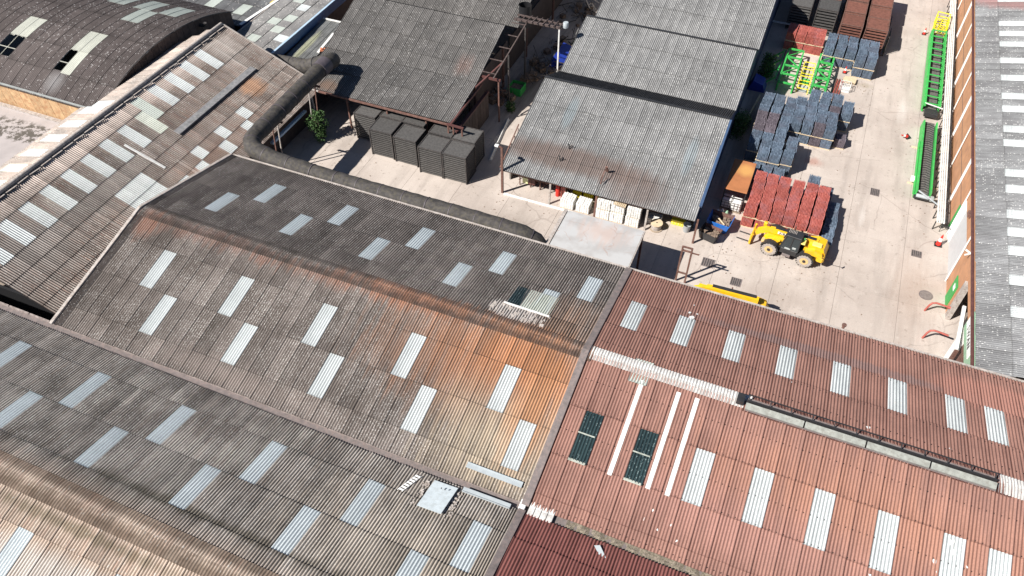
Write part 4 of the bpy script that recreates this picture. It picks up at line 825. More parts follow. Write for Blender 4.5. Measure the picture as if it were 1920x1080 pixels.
b = MB(); rr = [.70 + .028 * math.sin(i * 1.9) * random.random() + random.uniform(-.012, .012) for i in range(len(full))]
b.tube([D_(p) for p in full], rr, 22); b.build('lagged_pipe', M['lagging'], dp)
acc = 0; last = full[0]
for i in range(1, len(full) - 1):
    acc += (full[i] - last).length; last = full[i]
    if acc > 1.9:
        acc = 0; d = (full[i + 1] - full[i - 1]).normalized(); MB().tube([D_(full[i] - d * .03), D_(full[i] + d * .03)], .725, 22).build('joint_band', M['lagging_joint'], dp)
MB().tube([D_((-40.35, 52.5, 6.0)), D_((-40.32, 51.3, 6.0))], .755, 22).build('bare_section', M['lagging_joint'], dp)
el = [(-40.35, 52.6, 6.0), (-40.3, 53.2, 5.95), (-40.4, 53.6, 5.75), (-40.75, 53.8, 5.45), (-41.6, 53.85, 5.05), (-43.6, 53.8, 4.2), (-46.6, 54.0, 3.8), (-49, 54.1, 3.6)]
b = MB(); b.tube([D_(p) for p in dense(el, .3)], .72, 22); b.build('elbow', M['lagging'], dp)
for p in ((-42.4, 53.83, 4.72), (-45.2, 53.9, 3.98)): MB().tube([D_(p), D_((p[0] - .08, p[1], p[2] - .03))], .76, 22).build('joint_band', M['black'], dp)
for (x, y) in ((-40.9, 50.4), (-40.9, 49.4), (-40.9, 44.4), (-40.9, 43.7)):
    MB().bar(D_((x + .5, y, 5.4)), D_((x, y - .1, 0)), .09).build('support_leg', M['rust_steel'] if y in (50.4, 43.7) else M['flash_pale'], dp)
for y in (50, 44.1): MB().bar(D_((-41.3, y, 5.25)), D_((-39.6, y, 5.25)), .14).build('cradle', M['rust_steel'], dp)
for x in (-31, -22.5): MB().bar(D_((x, 39.2, 4.2)), D_((x, 40.5, 4.5)), .3, .1).build('cradle', M['rust_steel'], dp)

# ================================================================== rack stacks (drying racks)
def rack_mesh(w_, d_, h_, n, kind):
    frame = MB(); sl_ = MB(); step = h_ / n
    for x in (0, w_):
        for y in (0, d_): frame.bar((x, y, 0), (x, y, h_), .09)
    for x in (0, w_):
        frame.bar((x, 0, .04), (x, d_, .04), .08); frame.bar((x, 0, h_), (x, d_, h_), .07)
    for k in range(n):
        z = .12 + k * step
        for y0 in (.0, d_ - .05): sl_.box(.04, y0, z, w_ - .04, y0 + .05, z + step * .5)
        for x0 in (.0, w_ - .05): sl_.box(x0, .06, z, x0 + .05, d_ - .06, z + step * .35)
        sl_.box(-.03, -.03, z + .02, .06, .05, z + step * .7); sl_.box(w_ - .06, -.03, z + .02, w_ + .03, .05, z + step * .7)
    for k in range(14):
        y = .05 + k * (d_ - .1) / 14; sl_.box(.05, y, h_ - .02, w_ - .05, y + (d_ - .1) / 14 * .7, h_ + .03)
    rim = MB(); rim.box(-.03, -.04, h_, w_ + .03, .03, h_ + .07); rim.box(-.03, d_ - .03, h_, w_ + .03, d_ + .04, h_ + .07); rim.box(-.04, .03, h_, .03, d_ - .03, h_ + .07); rim.box(w_ - .03, .03, h_, w_ + .04, d_ - .03, h_ + .07)
    core = MB(); core.box(.12, .14, .1, w_ - .12, d_ - .14, h_ - .04)  # black core box paints the shade in the gaps between slats
    return core.mesh('shade_core', M['black']), frame.mesh('frame', M['dark_steel' if kind == 'd' else 'rust_steel']), sl_.mesh('rack_slats', M['dark_slat' if kind == 'd' else 'rust_slat']), rim.mesh('top_rim', M['dark_steel' if kind == 'd' else 'rust_steel'])
rk = {('d', 14): rack_mesh(2.2, 2.0, 2.8, 13, 'd'), ('r', 12): rack_mesh(2.15, 2.5, 2.8, 9, 'r'), ('k', 12): rack_mesh(2.15, 2.5, 2.8, 9, 'd')}
def rack(x, y, key, label, group, sz=1, rz=0):
    t = thing('rack_stack', label, 'rack stack', (x, y, 0), rz, group)
    for nm, me in zip(('shade_core', 'frame', 'rack_slats', 'top_rim'), rk[key]):
        o = bpy.data.objects.new(nm, me); C.objects.link(o); o.parent = t
    t.scale = (1, 1, sz); return t
GR = 'dark metal rack stacks in front of the middle shed'
for x, y, lb in [(-34.35, 49.0, 'second dark rack stack from the left, front row, with a white ticket'), (-31.85, 48.9, 'third dark rack stack from the left in the front row, ticket column on its face'),
                 (-29.1, 48.35, 'front row dark rack stack left of the corner one'), (-26.75, 48.35, 'rightmost front dark rack stack casting the long corner shadow'),
                 (-36.85, 50.6, 'leftmost dark rack stack standing alone beside the bush'), (-34.5, 51.25, 'back row dark rack stack left under the shed gutter'), (-32.2, 51.2, 'back row dark rack stack third from the left'),
                 (-29.2, 50.65, 'back row dark rack stack under the broken gutter end'), (-26.95, 50.65, 'rightmost back row dark rack stack with lighter top')]:
    rack(x, y, ('d', 14), lb, GR, random.uniform(.97, 1.02), random.uniform(-.015, .015))
tk = MB()
rr_ = ['front', 'second', 'third', 'fourth']; cc_ = ['leftmost', 'second from left', 'third from left', 'rightmost']
for j in range(4):
    for i, x in enumerate((-3.1, -.35, 2.45, 4.95)):
        y = (86.7 if i < 2 else 84.6) + j * 2.75
        key = ('k', 12) if (j == 0 and i < 2) else ('r', 12)
        rack(x, y, key, '%s %s rack stack, %s row, block at the top of the yard' % ('black slatted' if key[0] == 'k' else 'rusty brown', cc_[i] if i != 1 and i != 2 else cc_[i], rr_[j]), 'rack stacks at the top of the yard', random.uniform(.95, 1.05))
for k, (x, y) in enumerate(((7.35, 87.5), (7.5, 84.8))):
    t = thing('mesh_cage', ['upper', 'lower'][k] + ' open mesh cage panel leaning at the right edge of the rusty racks', 'mesh cage', (x, y, 0), group='open mesh cages')
    f_ = MB()
    for z in (.05, 2.2): f_.bar((0, 0, z), (0, 2.0, z), .06); f_.bar((0, 0, z), (-.5, 0, z), .05)
    for k2 in range(8): f_.bar((0, k2 * .285, 0), (0, k2 * .285, 2.2), .035)
    f_.build('mesh_panel', M['dark_steel'], t)

# ================================================================== brick packs
def pack_mesh(name, m, w_=.95, d_=1.02, h_=.98, nx=9, ny=4, seed=0, wave=.025, layers=5):
    rnd = random.Random(seed); b = MB(); dx = w_ / nx; dy = d_ / ny
    for i in range(nx):
        ph = rnd.uniform(0, 6)
        for j in range(ny):
            x0 = -w_ / 2 + i * dx + wave * math.sin(j * 1.1 + ph * .15 + seed); y0 = -d_ / 2 + j * dy + rnd.uniform(-.02, .02)
            edge = (j == 0) or (i in (0, nx - 1)) or j == ny - 1
            zt = h_ + rnd.uniform(-.03, .022)
            if edge:
                lh = h_ / layers
                for k in range(layers):
                    z0 = .09 + k * (h_ - .09) / layers; z1 = z0 + (h_ - .09) / layers - .03
                    if k == layers - 1: z1 = zt
                    ox, oy = rnd.uniform(-.008, .008), rnd.uniform(-.022, .022)
                    b.box(x0 + .006 + ox, y0 + .004 + oy, z0, x0 + dx - .026 + ox, y0 + dy - .012 + oy, z1)
            else: b.box(x0 + .006, y0 + .004, h_ * .6, x0 + dx - .030, y0 + dy - .014, zt)
    b.box(-w_ / 2 + .08, -d_ / 2 + .06, .09, w_ / 2 - .08, d_ / 2 - .06, h_ * .93)
    return b.mesh(name, m)
packs = {}
for c, mm in (('red', 'red_brick'), ('blue', 'blue_brick'), ('purple', 'purple_brick')):
    for s in range(4): packs[c, s] = pack_mesh('brick_pack', M[mm], seed=s * 3 + len(c), wave=(.014, .03, .022, .04)[s], ny=(4, 3, 4, 3)[s])
bearer_me = (lambda b: (b.box(-.52, -.5, 0, .52, -.36, .085), b.box(-.52, -.06, 0, .52, .06, .085), b.box(-.52, .36, 0, .52, .5, .085), b)[-1])(MB()).mesh('bearer', M['timber'])
ordn = ['first', 'second', 'third', 'fourth', 'fifth', 'sixth', 'seventh', 'eighth', 'ninth', 'tenth', 'eleventh']
def pack(c, x, y, z, label, group, bearer=True, sc=1.0, fx=1.0):
    o = bpy.data.objects.new('brick_pack', packs[c, random.randrange(4)]); C.objects.link(o)
    o.location = (x + random.uniform(-.02, .02), y + random.uniform(-.02, .02), z); o.rotation_euler = (0, 0, random.uniform(-.02, .02) + (math.pi if random.random() < .5 else 0))
    o.scale = (fx, random.uniform(.99, 1.03), sc); tag(o, label, 'brick pack', group)
    if bearer:
        k = bpy.data.objects.new('timber_bearer', bearer_me); C.objects.link(k); k.parent = o
    return o
def block(c, x0, y0, nx, ny, layers, desc, group, dx=1.05, dy=1.07, skip=lambda i, j, k: False, cfun=None, low=lambda i, j: 0):
    for i in range(nx):
        for j in range(ny):
            for k in range(layers):
                if skip(i, j, k): continue
                cc = cfun(i, j, k) if cfun else c
                lay = '' if layers == 1 else ('upper ' if k else 'lower ')
                pack(cc, x0 + (i + .5) * dx + (.05 * math.sin(j * .9 + i)), y0 + (j + .5) * dy, k * 1.05, '%s%s brick pack, %scolumn, %s row from front, %s' % (lay, {'blue': 'blue', 'red': 'red', 'purple': 'purplish'}[cc], '' if nx == 1 else ordn[i] + ' ', ordn[j], desc), group)
block('red', -1.2, 52.3, 6, 5, 2, 'big red block behind telehandler', 'red brick packs in the big block')
block('blue', 5.2, 51.7, 1, 5, 1, 'narrow line right of red block', 'blue brick packs beside the red block', dx=.95, dy=1.12)
block('blue', 3.0, 57.75, 2, 1, 2, 'blue pair behind red block', 'blue brick packs behind the red block', dx=1.25, skip=lambda i, j, k: k == 1 and i == 1)
block('blue', -2.1, 58.0, 3, 2, 1, 'blue rows behind rusty tank', 'blue brick packs behind the tank', dx=1.08, dy=1.05)
rr2 = lambda i, j, k: 'purple' if (i < 2 and j in (3, 4, 5)) or (i == 2 and j > 8) else 'blue'
block('blue', -2.75, 60.2, 3, 9, 2, 'tall block by large shed', 'blue brick packs in the tall left block', dx=1.06, dy=1.09, skip=lambda i, j, k: (i == 0 and j == 0), cfun=rr2)
block('blue', .55, 60.4, 1, 4, 2, 'short line beside tall block', 'blue brick packs in the short line', dx=.95, dy=1.08, skip=lambda i, j, k: k == 1 and j == 3)
block('blue', .35, 65.7, 4, 6, 2, 'middle blue block', 'blue brick packs in the middle block', dx=1.02, dy=1.09, skip=lambda i, j, k: i == 0 and j > 3 and k == 1, cfun=lambda i, j, k: 'purple' if (i == 2 and j == 0) or (i == 3 and j == 3) else 'blue')
block('blue', 4.5, 69.2, 1, 2, 2, 'right of middle blue block', 'blue brick packs right of the middle block', dx=1.0)
block('purple', 4.55, 66.3, 1, 1, 1, 'front corner of middle block', 'single corner pack', dx=1.05)
block('red', -2.65, 82.05, 4, 2, 2, 'far red block', 'red brick packs in the far block', dx=.99, dy=1.1)
block('blue', 1.45, 80.5, 3, 3, 2, 'far blue block', 'blue brick packs in the far block', dx=1.07, dy=1.1)
block('blue', 4.7, 79.3, 2, 4, 2, 'right end of far block', 'blue brick packs at the right end of the far block', dx=1.02, dy=1.12)
# clear film over one blue pack
# ================================================================== telehandler
def wheel(parent, x, y, s):
    r, wd = .63, .42
    t = MB(); prof = [(.30, -wd / 2 + .04), (.48, -wd / 2), (.58, -wd / 2 + .02), (r, -wd / 2 + .08), (r, wd / 2 - .08), (.58, wd / 2 - .02), (.48, wd / 2), (.30, wd / 2 - .04)]
    n = 32; t.sm = True
    for i in range(n):
        a = 2 * math.pi * i / n
        for rr, yy in prof: t.v.append((x + rr * math.cos(a), y + yy, r + rr * math.sin(a)))
    m_ = len(prof)
    for i in range(n):
        for j in range(m_ - 1): a = i * m_ + j; b2 = ((i + 1) % n) * m_ + j; t.f.append((a, a + 1, b2 + 1, b2))
    tyre = t.build('tyre', M['rubber'], parent)
    tr = MB()
    for i in range(20):
        a = 2 * math.pi * i / 20
        for sg in (-1, 1):
            a2 = a + (.16 if sg > 0 else 0); c = Vector((x + (r + .012) * math.cos(a2), y + sg * .1, r + (r + .012) * math.sin(a2))); e = Vector((-math.sin(a2), 0, math.cos(a2)))
            tr.bar(tuple(c - e * .05 + Vector((0, -sg * .09, 0))), tuple(c + e * .05 + Vector((0, sg * .11, 0))), .07, .05)
    tr.build('tread', M['rubber'], tyre)
    sd = MB(); yy = y + s * (wd / 2 + .004); N = 32; sd.sm = False
    ring = [(.575, .0), (.33, .0)]
    for i in range(N):
        a0, a1 = 2 * math.pi * i / N, 2 * math.pi * (i + 1) / N; ro = .60 if i % 2 else .555
        sd.quad((x + ro * math.cos(a0), yy, r + ro * math.sin(a0)), (x + ro * math.cos(a1), yy, r + ro * math.sin(a1)), (x + .30 * math.cos(a1), yy, r + .30 * math.sin(a1)), (x + .30 * math.cos(a0), yy, r + .30 * math.sin(a0)))
    sd.build('tyre_wall', M['rubber_side'], tyre)
    rm = MB(); rm.tube([(x, yy - s * .1, r), (x, yy + s * .012, r)], [.30, .33], 22); rm.build('rim', M['rim'], tyre)
    hb = MB(); hb.tube([(x, yy, r), (x, yy + s * .07, r)], [.14, .11], 14); hb.build('hub', M['black_steel'], tyre)
    bm_ = None
    return tyre
def telehandler(loc, rz, label, lettering=True, cabin=True, lift=0):
    t = thing('telehandler', label, 'telehandler', loc, rz)
    wb = 1.42; tw = .98
    for x in (wb, -wb):
        for y, s in ((tw, 1), (-tw, -1)): wheel(t, x, y, s)
    MB().cbox(-2.1, -.42, .5, 2.0, .42, .95, .04).build('chassis', M['black_steel'], t)
    for x in (wb, -wb): MB().bar((x, -tw, .63), (x, tw, .63), .2).build('axle', M['black_steel'], t)
    # front yellow frame and arms
    MB().prism([(.55, .75), (2.05, .8), (2.15, 1.05), (1.8, 1.35), (.6, 1.42)], -.5, .5).build('front_frame', M['yellow'], t)
    # engine pod on the right side
    b = MB(); b.prism([(-1.0, .7), (.75, .7), (.8, 1.2), (.6, 1.42), (-1.0, 1.5)], -1.12, -.42); b.build('engine_pod', M['black_steel'], t)
    gl = MB(); [gl.box(-.7 + k * .16, -1.0, 1.50, -.62 + k * .16, -.5, 1.53) for k in range(7)]; gl.build('grille', M['black'], t)
    # rear body: raised tail and sloping counterweight
    b = MB(); b.prism([(-.95, .75), (-2.2, .72), (-2.62, .95), (-2.72, 1.35), (-2.5, 1.82), (-1.9, 1.92), (-1.1, 1.7)], -.62, .62); b.build('tail_body', M['yellow'], t)
    b = MB(); b.cbox(-2.78, -.98, .72, -2.2, .98, 1.35, .12); b.build('counterweight', M['yellow'], t)
    b = MB(); b.prism([(-2.25, 1.22), (-2.62, 1.3), (-2.5, 1.62), (-1.9, 1.75), (-1.2, 1.5), (-1.2, 1.3)], .6, .98); b.build('rear_shoulder', M['yellow'], t)
    b = MB(); b.prism([(-2.25, 1.22), (-2.62, 1.3), (-2.5, 1.62), (-1.9, 1.75), (-1.2, 1.5), (-1.2, 1.3)], -.98, -.6); b.build('rear_shoulder', M['yellow'], t)
    b = MB(); b.cbox(-2.30, .05, 1.84, -1.55, .55, 1.98, .05); b.build('tail_cover', M['yellow_pale'], t)
    for y in (.62, -.62): b = MB(); b.tube([(-2.80, y, .98), (-2.84, y, .98)], .12, 12); b.build('tail_lamp', M['rust_steel'], t)
    # mudguards
    for x in (wb, -wb):
        for y in (tw, -tw):
            b = MB(); N = 9
            for i in range(N):
                a0, a1 = R(15 + i * 150 / N), R(15 + (i + 1) * 150 / N); r0, r1 = .70, .74
                for (p, q_) in (((r0, a0), (r0, a1)),): b.add([(x + r1 * math.cos(a0), y - .26, .63 + r1 * math.sin(a0)), (x + r1 * math.cos(a1), y - .26, .63 + r1 * math.sin(a1)), (x + r1 * math.cos(a1), y + .26, .63 + r1 * math.sin(a1)), (x + r1 * math.cos(a0), y + .26, .63 + r1 * math.sin(a0)),
                    (x + r0 * math.cos(a0), y - .26, .63 + r0 * math.sin(a0)), (x + r0 * math.cos(a1), y - .26, .63 + r0 * math.sin(a1)), (x + r0 * math.cos(a1), y + .26, .63 + r0 * math.sin(a1)), (x + r0 * math.cos(a0), y + .26, .63 + r0 * math.sin(a0))],
                    [(0, 1, 2, 3), (7, 6, 5, 4), (0, 4, 5, 1), (1, 5, 6, 2), (2, 6, 7, 3), (3, 7, 4, 0)])
            b.build('mudguard', M['black_steel'], t)
    # cab on the left side
    cx0, cx1, cy0, cy1, z0, z1 = -.72, .62, .16, 1.06, .72, 2.42
    if not cabin: z1 = 1.3
    cab = MB(); cab.cbox(cx0, cy0, z0 - .1, cx1, cy1, z0 + .42, .04); cabo = cab.build('cab', M['black_steel'], t)
    fr_ = MB()
    top = [(-.70, cy0 + .05, z1), (.40, cy0 + .05, z1), (.40, cy1 - .08, z1), (-.70, cy1 - .08, z1)]; bot = [(cx0, cy0, z0 + .42), (cx1 + .1, cy0, z0 + .42), (cx1 + .1, cy1, z0 + .42), (cx0, cy1, z0 + .42)]
    for a, b2 in zip(top, bot): fr_.bar(a, b2, .075)
    for i in range(4): fr_.bar(top[i], top[(i + 1) % 4], .08)
    fr_.bar((-.1, cy1 - .05, z1), (-.06, cy1, z0 + .3), .06); fr_.build('cab_frame', M['black_steel'], cabo)
    gsd = MB(); f = .96
    def ins(p): c = Vector((-.06, .61, 1.8)); return tuple(c + (Vector(p) - c) * .97)
    T = [ins(p) for p in top]; Bq = [ins(p) for p in bot]
    for i in range(4): gsd.quad(T[i], T[(i + 1) % 4], Bq[(i + 1) % 4], Bq[i])
    gsd.build('cab_glass', M['glass'], cabo)
    rf_ = MB(); rf_.cbox(-.74, cy0, z1, .44, cy1 - .03, z1 + .09, .03); ro = rf_.build('cab_roof', M['black_steel'], cabo)
    bs = MB()
    for k in range(6): bs.box(-.2 + k * .11, cy0 + .1, z1 + .09, -.16 + k * .11, cy1 - .45, z1 + .14)
    bs.build('roof_bars', M['flash_pale'], cabo)
    MB().cbox(-.15, .98, 1.16, .32, 1.12, 1.3, .03).build('door_sill', M['gutter'], cabo); MB().cbox(-.55, .85, 1.3, -.25, 1.08, 1.5, .03).build('seat_side', M['gutter'], cabo)
    b = MB(); b.cbox(-.3, .98, .42, .35, 1.16, .66, .03); b.build('step', M['flash'], t)
    for y0_, y1_ in ((.12, 1.0),): MB().cbox(-1.08, .2, 2.02, -.72, 1.02, 2.14, .04).build('cab_rear_cover', M['yellow_pale'], t)
    b = MB(); b.tube([(-.9, .52, 2.14), (-.9, .52, 2.30)], .07, 10); b.build('beacon', mat('beacon green', (.1, .45, .15), .3) if 'beacon' not in M else M['beacon'], t)
    # boom right of the cab, dropping to the front
    b = MB(); b.prism([(-1.9, 1.62), (-1.9, 1.98), (1.35, 1.88), (1.9, 1.80), (1.9, 1.42), (-.5, 1.55)], -.26, .14); bm_ = b.build('boom', M['yellow'], t)
    MB().prism([(-1.7, 1.985), (-1.7, 2.03), (1.5, 1.91), (1.5, 1.865)], -.30, -.02).build('boom_cover', M['black_steel'], bm_)
    b = MB(); b.prism([(1.7, 1.76), (1.7, 1.46), (2.45, 1.05), (2.85, .62), (3.05, .72), (2.8, 1.35), (2.2, 1.72)], -.2, .1); b.build('boom_head', M['yellow'], bm_)
    MB().bar((2.05, -.02, 1.25), (1.1, -.02, 1.12), .12).build('ram', M['galv'], bm_)
    MB().cbox(2.2, -.62, 1.45, 2.5, -.35, 1.85, .04).build('side_lamp_box', M['yellow'], t)
    b = MB(); b.cbox(3.0, -.78, .12, 3.12, .78, .30, .03); b.cbox(3.0, -.78, .95, 3.12, .78, 1.12, .03)
    for y in (-.74, .66): b.cbox(2.98, y, .12, 3.14, y + .1, 1.2, .02)
    b.build('fork_carriage', M['yellow'], t)
    for y in (-.45, .4): MB().cbox(3.12, y - .06, .05, 4.2, y + .06, .1, .015).build('fork', M['black_steel'], t)
    MB().cbox(1.95, .5, .92, 2.2, .98, 1.12, .03).build('headlight', M['rim'], t); MB().cbox(1.95, -.98, .92, 2.2, -.5, 1.12, .03).build('headlight', M['rim'], t)
    MB().bar((1.9, -.9, 1.0), (1.9, .9, 1.0), .1).build('lamp_bar', M['yellow'], t)
    MB().prism([(1.0, 1.2), (1.95, 1.05), (1.95, 1.2), (1.3, 1.42), (.8, 1.42)], .45, .75).build('front_guard', M['yellow'], t)
    b = MB(); b.bar((-2.4, .9, 1.2), (-3.25, 1.25, 1.75), .03); b.bar((-3.25, 1.25, 1.68), (-3.25, 1.25, 1.92), .16, .05); b.build('mirror', M['black'], t)
    b = MB(); b.tube([(.1, -.8, 1.5), (.1, -.8, 2.1)], .06, 10); b.build('exhaust', M['rust_steel'], t)
    bm_.location.z = lift
    if lettering:
        plate = MB().box(.52, .145, 1.60, 1.22, .155, 1.84).build('badge', M['white'], bm_)
        text_mesh('lettering', 'JCB', .30, 1, M['black'], bm_, (R(90), 0, R(180)), (.87, .165, 1.72), .006)
    return t
M['beacon'] = mat('beacon green', (.1, .45, .15), .3)
telehandler((3.1, 50.75, 0), R(174.3), 'yellow telehandler parked in front of the big red brick block')
telehandler((-.1, 42.15, 0), R(180), 'yellow boom machine mostly hidden behind the red warehouse eave', lettering=False, cabin=False, lift=.5)

# ================================================================== yard furniture
tk = thing('rusty_lid_tank', 'rectangular bin with orange rusty steel lid beside the large shed', 'tank', (-2.3, 56.2, 0))
b = MB(); b.add([(-.95, -2.0, 1.95), (.95, -2.0, 1.95), (.95, 2.35, 2.05), (-.1, 2.35, 2.05)] + [(-.95, -2.0, 1.85), (.95, -2.0, 1.85), (.95, 2.35, 1.95), (-.1, 2.35, 1.95)], [(0, 1, 2, 3), (7, 6, 5, 4), (0, 4, 5, 1), (1, 5, 6, 2), (2, 6, 7, 3), (3, 7, 4, 0)])
# full rectangular lid: its left part lies in the shed's shadow
b = MB(); b.cbox(-.95, -2.0, 1.9, .95, 2.3, 2.0, .02); b.build('lid', M['tank_top'], tk)
for x in (-.88, .88):
    for y in (-1.9, 2.2): MB().bar((x, y, 0), (x, y, 1.9), .09).build('leg', M['black_steel'], tk)
MB().bar((-.88, -1.9, 1.1), (.88, -1.9, 1.1), .06).build('cross_rail', M['black_steel'], tk)
for i, (x, y, s) in enumerate(((-1.95, 54.2, 1), (-2.75, 54.35, 1))):
    t = thing('ibc_container', ['white liquid container in a wire cage under the front of the rusty lid', 'white liquid container left of the caged one by the shed wall'][i], 'container', (x, y, 0))
    MB().cbox(-.42, -.4, .14, .42, .5, 1.0, .08).build('bottle', M['white'], t); MB().box(-.48, -.48, 0, .48, .55, .12).build('pallet', M['timber_old'], t)
    b = MB()
    for z in (.15, .45, .75, 1.02):
        for a, c in (((-.46, -.46), (.46, -.46)), ((.46, -.46), (.46, .54)), ((-.46, -.46), (-.46, .54))): b.bar((*a, z), (*c, z), .025)
    for x2 in (-.46, -.15, .15, .46): b.bar((x2, -.46, .12), (x2, -.46, 1.02), .025)
    b.build('cage', M['dark_steel'], t)
def skip(name, label, loc, rz, L_, W_, h, m, fill):
    t = thing(name, label, 'skip', loc, rz); t_ = .04
    l, w2 = L_ / 2, W_ / 2; li, wi = l * .78, w2 * .85
    def panel(a, b_, c, d): bb = MB(); n = (Vector(b_) - Vector(a)).cross(Vector(d) - Vector(a)).normalized() * t_; bb.add([a, b_, c, d] + [tuple(Vector(q) + n) for q in (a, b_, c, d)], [(0, 1, 2, 3), (7, 6, 5, 4), (0, 4, 5, 1), (1, 5, 6, 2), (2, 6, 7, 3), (3, 7, 4, 0)]); return bb
    panel((-li, -wi, .1), (li, -wi, .1), (l, -w2, h), (-l, -w2, h)).build('front_panel', m, t); panel((li, wi, .1), (-li, wi, .1), (-l, w2, h), (l, w2, h)).build('back_panel', M['rust_steel'] if fill else m, t)
    panel((li, -wi, .1), (li, wi, .1), (l, w2, h), (l, -w2, h)).build('side_panel', m, t); panel((-li, wi, .1), (-li, -wi, .1), (-l, -w2, h), (-l, w2, h)).build('side_panel', m, t)
    MB().box(-li, -wi, .06, li, wi, .14).build('floor', m, t)
    b = MB(); rnd = random.Random(3)
    for k in range(45):
        x, y = rnd.uniform(-li, li) * .95, rnd.uniform(-wi, wi) * .9; r = rnd.uniform(.05, .14); b.box(x - r, y - r, .3, x + r, y + r * .6, h * .62 + rnd.uniform(0, .12), rz=rnd.uniform(0, 3))
    b.build('rubble', M['rubble'], t, kind='stuff'); return t
t = skip('skip', 'bright blue skip of scrap beside the large shed corner', (-2.75, 51.5, 0), R(-6), 1.9, 1.5, 1.0, M['blue'], True); MB().bar((-.4, .3, .8), (.5, -.5, .85), .08).build('plank', M['timber'], t)
skip('skip', 'black skip of scrap in front of the blue skip', (-3.2, 49.9, 0), R(-14), 1.55, 1.2, .85, M['black_steel'], True)
for i, (x, y, h, m_, lb) in enumerate([(-3.2, 52.7, .8, 'white', 'small white bottle behind the blue skip'), (-2.85, 52.75, .95, 'white', 'taller white can behind the blue skip'), (-2.45, 52.7, .9, 'green_pale', 'pale green plant tub behind the blue skip'), (-2.1, 52.6, .6, 'white', 'white tub right of the green tub')]):
    t = thing('can', lb, 'container', (x, y, .0)); MB().tube([(0, 0, 0), (0, 0, h * .8), (0, 0, h)], [.14, .14, .07], 10).build('body', M[m_], t)
# goods beneath the canopy
wp = [(-15.3, 49.25, 0), (-13.9, 49.25, 0), (-12.1, 49.2, 0), (-10.9, 49.2, 0), (-9.55, 49.2, 0), (-12.1, 49.2, 1.0), (-10.9, 49.3, 1.0), (-9.5, 49.2, 1.0), (-7.9, 50.1, 0)]
lbw = ['leftmost white wrapped brick pack under the shed canopy', 'second white wrapped pack, left of the brown canopy post', 'lower white pack just right of the brown canopy post', 'lower middle white pack of the doubled stack', 'lower right white pack of the doubled stack', 'upper white pack just right of the brown canopy post', 'upper white pack below the slatted timber pallet', 'upper right white pack of the doubled stack', 'low white pack behind the cable drum']
wpm = []
for s in range(2): wpm.append(pack_mesh('brick_pack', M['white_brick'], 1.16, 1.1, .96, 6, 3, seed=20 + s, wave=.01, layers=4))
for (x, y, z), lb in zip(wp, lbw):
    o = bpy.data.objects.new('wrapped_pack', wpm[len(lb) % 2]); C.objects.link(o); o.location = (x, y, z); o.rotation_euler = (0, 0, random.uniform(-.05, .05)); tag(o, lb, 'wrapped pack', 'white packs under the canopy'); 
    if x < -13.5 or z > .5: o.scale = (1, 1, .95)
    if x > -8: o.scale = (.95, .8, .6)
    k = bpy.data.objects.new('timber_bearer', bearer_me); C.objects.link(k); k.parent = o
def pallet(loc, label, rz=0, tilt=0, group=None, m='timber', z=0):
    t = thing('pallet', label, 'pallet', loc, rz, group); t.rotation_euler.x = tilt
    for k in range(7): MB().box(-.6, -.5 + k * .148, .11, .6, -.5 + k * .148 + .105, .135).build('slat', M[m], t)
    for x in (-.55, 0, .45): MB().box(x, -.5, 0, x + .1, .5, .105).build('bearer', M[m], t)
    return t
pallet((-10.7, 49.1, 2.0), 'yellowish slatted timber pallet lying on the white packs', R(90), .08)
pallet((4.75, 78.35, 0.0), 'pale timber pallet right of the red post rack near the far blue block', R(5))
pallet((4.8, 78.3, .16), 'second pale pallet stacked on the one near the far blue block', R(-3))
cr = thing('wire_crate', 'white wire crate standing above the middle blue block', 'crate', (4.45, 76.6, 0))
MB().box(-.5, -.45, .0, .5, .45, .1).build('base', M['white'], cr)
b = MB()
for k in range(8):
    for y in (-.45, .45): b.bar((-.5 + k / 7, y, .1), (-.5 + k / 7, y, .75), .03)
for z in (.4, .75):
    for y in (-.45, .45): b.bar((-.5, y, z), (.5, y, z), .03)
    for x in (-.5, .5): b.bar((x, -.45, z), (x, .45, z), .03)
b.build('wire_sides', M['white'], cr)
dr = thing('cable_drum', 'pale timber cable drum standing on end beside the white packs', 'cable drum', (-7.55, 49.3, 0))
b = MB(); b.tube([(0, 0, 0), (0, 0, .07)], .55, 22); b.build('lower_flange', M['timber_old'], dr); MB().tube([(0, 0, .07), (0, 0, .58)], .42, 22).build('wound_cable', M['flash_pale'], dr); MB().tube([(0, 0, .58), (0, 0, .66)], .5, 22).build('upper_flange', M['timber'], dr); MB().tube([(0, 0, .66), (0, 0, .68)], .06, 10).build('hub_hole', M['black'], dr)
yb = thing('yellow_crate', 'bright yellow plastic crate at the shed front right of the cable drum', 'crate', (-6.0, 50.7, 0)); MB().cbox(-.55, -.4, 0, .55, .4, .55, .04).build('body', M['yellow_safety'], yb)
b = MB(); [b.cbox(-.5 + k * .26, -.43, .1, -.36 + k * .26, -.39, .3, .01) for k in range(4)]; b.build('slot', M['yellow_pale'], yb)
bn = thing('grey_bin', 'open grey bucket bin standing right of the yellow crate', 'bin', (-5.15, 50.0, 0)); b = MB(); b.tube([(0, 0, 0), (0, 0, .72)], [.26, .34], 18, False); b.build('body', M['grey_plastic'], bn); MB().tube([(0, 0, .02), (0, 0, .06)], .26, 18).build('base', M['grey_plastic'], bn)
for i, (x, lb) in enumerate(((-15.0, 'leftmost yellow box behind the white packs'), (-14.0, 'middle yellow box behind the white packs'), (-12.9, 'right yellow box behind the white packs'))):
    t = thing('yellow_box', lb, 'box', (x, 50.9, 0)); MB().cbox(-.4, -.4, 0, .4, .4, 1.25, .03).build('body', M['yellow_safety'], t); MB().cbox(-.42, -.42, 1.2, .42, .42, 1.28, .02).build('lid', M['yellow_pale'], t)
